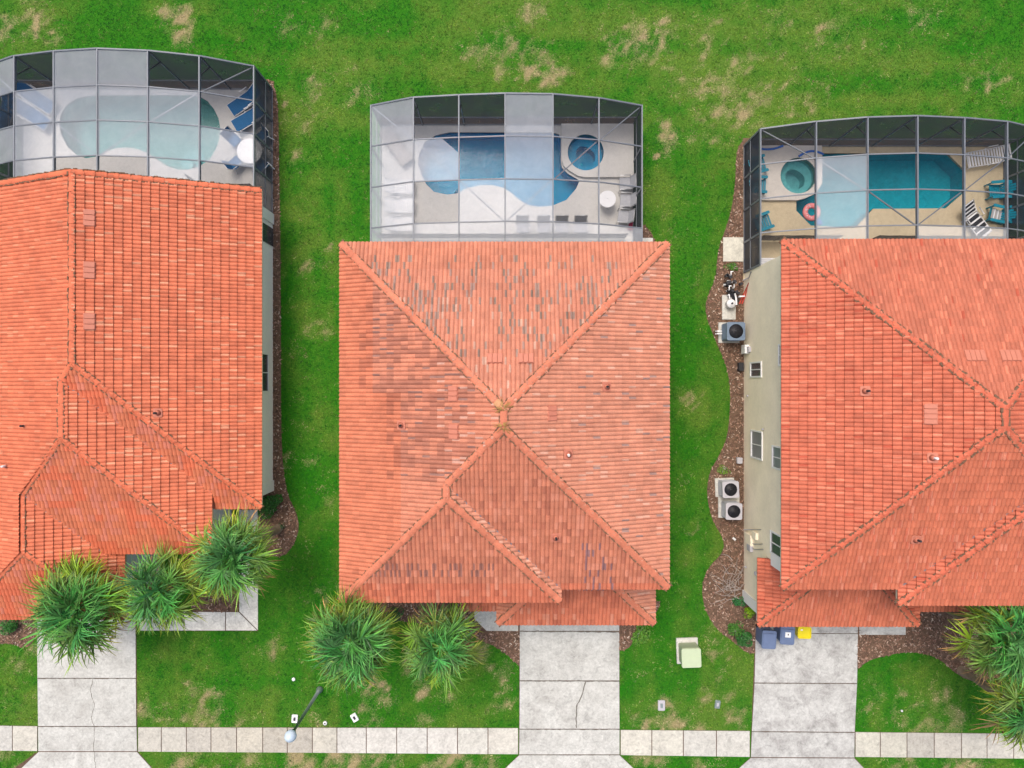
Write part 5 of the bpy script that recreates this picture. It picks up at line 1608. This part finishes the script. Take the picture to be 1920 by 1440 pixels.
def chair(label, loc, rz, fabric, frame, group=None, W=.58, slat=False):
    """armchair, back towards +x"""
    t = thing('patio_chair', label, 'chair', loc, rz, group)
    z = .42; D = .50
    mb = MB().mat(M[frame])
    for s in (-1, 1):
        mb.tube([(-D/2-.02, s*W/2, 0), (-D/2, s*W/2, .62), (D/2, s*W/2, .64), (D/2+.05, s*W/2, .3)], .02, 7)
        mb.tube([(D/2, s*W/2*.9, z), (D/2+.18, s*W/2*.9, .95)], .02, 7)
    mb.tube([(D/2+.18, -W/2*.9, .95), (D/2+.18, W/2*.9, .95)], .02, 7)
    mb.build('frame', t)
    for s in (-1, 1):
        mb = MB().mat(M[frame]); mb.tube([(D/2+.1, s*W/2*.9, 0), (D/2, s*W/2*.9, z)], .02, 7); mb.build('leg', t)
    mb = MB().mat(M[fabric])
    if slat:
        for i in range(7): mb.box((-D/2+D*(i+.5)/7, 0, z), (D/7*.7, W*.86, .02))
    else: mb.rbox((0, 0, z), (D, W*.86, .04), .03)
    mb.build('seat', t)
    mb = MB().mat(M[fabric]); a = R(71)
    if slat:
        for i in range(6):
            d = .55*(i+.5)/6; mb.box((D/2+d*math.cos(a), 0, z+d*math.sin(a)), (.06, W*.8, .02), M=Matrix.Rotation(-a, 4, 'Y'))
    else: mb.rbox((D/2+.09, 0, z+.27), (.56, W*.82, .03), .03, M=Matrix.Rotation(-a, 4, 'Y'))
    mb.build('backrest', t)
    return t
def adirondack(label, loc, rz, group=None, towel=False):
    t = thing('adirondack_chair', label, 'chair', loc, rz, group)
    m = M['teal']
    mb = MB().mat(m)
    for i in range(6):
        x_ = -.32+.105*i; mb.box((x_, 0, .36-.03*i), (.085, .52, .025), M=Matrix.Rotation(R(12), 4, 'Y'))
    mb.build('seat', t)
    mb = MB().mat(m); a = R(62)
    for i in range(5):
        y_ = -.22+.11*i; ln = .78-.10*abs(i-2)**1.3
        mb.box((.25+ln/2*math.cos(a), y_*1.08, .24+ln/2*math.sin(a)), (ln, .095, .022), M=Matrix.Rotation(-a, 4, 'Y'))
    mb.box((.44, 0, .58), (.04, .6, .06)); mb.build('backrest', t)
    for s in (-1, 1):
        mb = MB().mat(m); mb.rbox((-.02, s*.35, .56), (.72, .14, .028), .05); mb.build('armrest', t)
        mb = MB().mat(m); mb.box((-.32, s*.33, .28), (.09, .04, .55)); mb.build('leg', t)
        mb = MB().mat(m); mb.bar((-.36, s*.28, .33), (.5, s*.28, .03), .03, .1); mb.build('leg', t)
    return t
def table(label, loc, r, mat='tabletop'):
    t = thing('round_table', label, 'table', loc)
    mb = MB().mat(M[mat]); mb.lathe([(0, .70), (r*.97, .70), (r, .715), (r, .735), (r*.97, .745), (.03, .745), (.028, .72), (0, .72)], (0, 0, 0), 36, smooth=False); mb.build('tabletop', t)
    for k in range(4):
        a = k*math.pi/2+.6; mb = MB().mat(M['white_plastic']); mb.tube([(math.cos(a)*r*.35, math.sin(a)*r*.35, .70), (math.cos(a)*r*.75, math.sin(a)*r*.75, 0)], .022, 7); mb.build('leg', t)
    return t
def at(px, py, z=.4):
    p = P(px, py, z); return (p.x, p.y, DZ)
# left pool
G1 = 'blue sling loungers round the left pool'
lounger('blue lounger upper of the left pair, left pool deck', at(68, 184), R(147), 'sling_blue', 'white_plastic', group=G1)
lounger('blue lounger lower of the left pair, left pool deck', at(58, 214), R(147), 'sling_blue', 'white_plastic', group=G1)
lounger('blue lounger in the far right corner of the left cage', at(462, 188), R(34), 'sling_blue', 'white_plastic', group=G1, L=1.8)
lounger('blue lounger just above the round table, left pool deck', at(470, 220), R(30), 'sling_blue', 'white_plastic', group=G1, L=1.8)
lounger('blue lounger mostly cut off at the far left picture edge', at(14, 205), R(75), 'sling_blue', 'white_plastic', group=G1)
table('large round white table in the left pool cage', at(469, 284, .74), .60)
G2 = 'blue chairs round the white table in the left cage'
for lb, x_, y_, a in (('blue chair up left of the large round table', 441, 264, 135), ('blue chair down left of the large round table', 443, 306, 220), ('blue chair up right of the large round table, behind the cage post', 492, 258, 40), ('blue chair down right of the large round table, behind the cage post', 493, 312, -40)):
    chair(lb, at(x_, y_), R(a), 'sling_blue', 'white_plastic', G2)
# middle pool
lounger('beige chaise lounge lying diagonally by the middle pool', at(743, 275), R(127), 'beige', 'beige', L=1.85, W=.62, angle=16)
G3 = 'white slatted loungers at the left of the middle pool'
for lb, y_ in (('white slatted lounger nearest the pool middle, upper of three', 350), ('white slatted lounger, middle one of the row of three', 386), ('white slatted lounger nearest the house, lower of three', 420)):
    lounger(lb, at(748, y_), R(180), 'white_plastic', 'white_plastic', slats=True, L=1.45, W=.62, group=G3, angle=35)
table('small round white table beside the grey chairs, middle pool', at(1138.5, 374, .74), .40)
G4 = 'grey sling chairs by the small table'
for lb, x_, y_, a in (('grey sling chair at the top of the right column', 1171, 345, 2), ('grey sling chair at the middle of the right column', 1172, 377, -3), ('grey sling chair at the bottom of the right column by the pink towel', 1168, 407, -8)):
    chair(lb, at(x_, y_), R(a), 'sling_grey', 'alu', G4, W=.66)
G5 = 'grey chairs in a row along the house side of the middle pool'
for lb, x_ in (('grey chair, first from left in the row by the house', 980), ('grey chair, second from left in the row by the house', 1019), ('grey chair, third from left in the row by the house', 1053), ('grey chair, last on the right in the row by the house', 1088)):
    chair(lb, at(x_, 427), R(92), 'sling_grey', 'alu', G5, W=.64)
mb = MB().mat(M['pinkcloth'])
for i in range(6):
    for j in range(3):
        f = lambda a, b: (a*.08-.24+.02*math.sin(b*3), b*.07-.1, .03+.025*math.sin(a*2.1+b*1.7)+.12*(b == 0))
        mb.face([f(j*1.0, i*1.0), f(j+1, i), f(j+1, i+1), f(j, i+1)])
o = mb.build('towel'); o.location = at(1186, 428, .1); tag(o, 'crumpled pink towel on the deck near the middle house', 'towel')
# right pool
G6 = 'teal adirondack chairs round the right pool'
for lb, x_, y_, a in (('teal adirondack chair in the corner left of the spa', 1420, 311, 195), ('teal adirondack chair below the corner one, left of the spa', 1421, 348, 178), ('teal adirondack chair at lower left of the right pool deck', 1430, 417, 200),
                      ('teal adirondack chair facing the pool tip, right side', 1868, 357, 5), ('teal adirondack chair at the right edge behind the upper one', 1896, 357, 0), ('teal adirondack chair at the right edge near the house', 1900, 405, -5)):
    adirondack(lb, at(x_, y_), R(a), G6)
adirondack('teal adirondack chair with a striped towel over it', at(1868, 403), R(-12), G6)
mb = MB()
for i in range(9):
    mb.mat(M[('beige', 'sling_grey', 'white_plastic')[i % 3]])
    mb.face([(-.32+i*.07, -.24, .42-.02*i), (-.25+i*.07, -.24, .40-.02*i), (-.25+i*.07, .24, .40-.02*i), (-.32+i*.07, .24, .42-.02*i)])
o = mb.build('towel'); l_ = at(1868, 403); o.location = (l_[0], l_[1], DZ+.02); o.rotation_euler = (0, 0, R(-12)); tag(o, 'striped grey towel spread on a teal chair seat', 'towel')
lounger('white slatted lounger in the upper right of the right deck', at(1852, 294), R(10), 'white_plastic', 'white_plastic', slats=True, L=1.95, W=.72)
lounger('white lounger with dark stripes near the right house', at(1826, 412), R(128), 'white_plastic', 'white_plastic', slats=True, L=1.9, W=.7, stripe='black')
def hose(label, pts, mat, r, name, cat):
    mb = MB().mat(M[mat]); P3 = [Vector((P(a, b).x, P(a, b).y, DZ+.2)) for a, b in pts]
    o_ = P3[0]
    fine = []
    for i in range(len(P3)-1):
        p0 = P3[max(0, i-1)]; p1 = P3[i]; p2 = P3[i+1]; p3 = P3[min(len(P3)-1, i+2)]
        for k in range(6):
            u = k/6; fine.append(.5*((2*p1)+(p2-p0)*u+(2*p0-5*p1+4*p2-p3)*u*u+(3*p1-p0-3*p2+p3)*u**3)-o_)
    fine.append(P3[-1]-o_)
    mb.tube(fine, r, 8); ob = mb.build(name); ob.location = o_; tag(ob, label, cat)
hose('curved blue foam noodle in the upper left corner of the right deck', [(1408, 278), (1425, 283), (1445, 283), (1464, 277)], 'noodle', .05, 'pool_noodle', 'pool noodle')
hose('curved blue foam noodle between the spa and the right pool', [(1493, 297), (1503, 291), (1516, 287), (1530, 289), (1539, 293)], 'noodle', .05, 'pool_noodle', 'pool noodle')
mb = MB().mat(M['pink'])
n1, n2 = 32, 12; vs = []; fs = []
for i in range(n1):
    for j in range(n2):
        a = 2*math.pi*i/n1; b = 2*math.pi*j/n2; rr_ = .31+.13*math.cos(b); vs.append((rr_*math.cos(a), rr_*math.sin(a), .11*math.sin(b)+.08))
for i in range(n1):
    for j in range(n2): fs.append((i*n2+j, ((i+1) % n1)*n2+j, ((i+1) % n1)*n2+(j+1) % n2, i*n2+(j+1) % n2))
mb.smooth = True; mb.mesh(vs, fs)
mb.smooth = False; mb.mat(M['white_plastic'])
rg = random.Random(2)
for i in range(22):
    a = rg.uniform(0, 6.28); q = rg.uniform(.24, .38); mb.box((q*math.cos(a), q*math.sin(a), .187), (.06, .025, .01), rz=rg.uniform(0, 3))
o = mb.build('pool_float'); p = P(1521, 398); o.location = (p.x, p.y, -.04); tag(o, 'pink ring float on the water of the right pool', 'pool float')
mb = MB().mat(M['ball']); mb.lathe([(.15*math.sin(math.pi*i/10)+1e-5, .15-.15*math.cos(math.pi*i/10)) for i in range(11)], (0, 0, 0), 20); o = mb.build('beach_ball'); p = P(1535, 418); o.location = (p.x, p.y, -.1); tag(o, 'small blue ball floating beside the pink ring', 'ball')
c = P(1440, 490, .5); t = thing('storage_box', 'pale grey box with slatted lid in the cage corner by the cream house', 'storage box', (c.x, 5.75, DZ))
mb = MB().mat(M['ac_grey']); mb.rbox((0, 0, .25), (.9, .45, .5), .03); mb.build('body', t)
mb = MB().mat(M['tabletop'])
for i in range(5): mb.box((0, -.19+.095*i, .52), (.94, .08, .025))
mb.build('lid', t)

# pool safety fences
def fence(label, pts, h=1.1):
    p0 = Vector((pts[0][0], pts[0][1], DZ)); t = thing('pool_fence', label, 'safety fence', p0)
    for a, b in zip(pts[:-1], pts[1:]):
        A = Vector((*a, DZ)); B = Vector((*b, DZ)); n = max(1, int(round((B-A).length/.95)))
        for i in range(n+1):
            p = A.lerp(B, i/n)
            mb = MB().mat(M['black']); mb.tube([p, p+Vector((0, 0, h+.03))], .018, 6); mb.build('post', t, True)
        for i in range(n):
            a_, b_ = A.lerp(B, i/n), A.lerp(B, (i+1)/n)
            mb = MB().mat(M['screen_wall']); up = Vector((0, 0, 1)); sag = Vector((0, 0, -.05)); m_ = (a_+b_)/2
            mb.face([a_+up*.05, b_+up*.05, b_+up*h, m_+up*h+sag, a_+up*h]); mb.build('mesh_panel', t, True)
            mb = MB().mat(M['black']); mb.tube([a_+up*h, m_+up*h+sag, b_+up*h], .014, 5); mb.build('top_binding', t, True)
fence('black mesh safety fence along the house side of the middle pool', [(-6.2, 7.0), (5.4, 7.0)])
fence('black mesh safety fence beside the round table, left deck', [(-15.2, 9.75), (-14.9, 9.3), (-12.2, 9.3)], 1.2)
fence('black mesh safety fence near the left house ridge', [(-19.6, 9.55), (-18.4, 9.75), (-17.1, 9.55)], 1.2)
fence('black mesh safety fence behind the left house at the picture edge', [(-23.0, 9.5), (-21.0, 9.75)], 1.2)
fence('black mesh safety fence at the left of the right house', [(11.7, 6.9), (15.4, 6.9)], 1.2)
fence('black mesh safety fence along the right house near the loungers', [(17.1, 6.9), (23.4, 6.85)], 1.2)
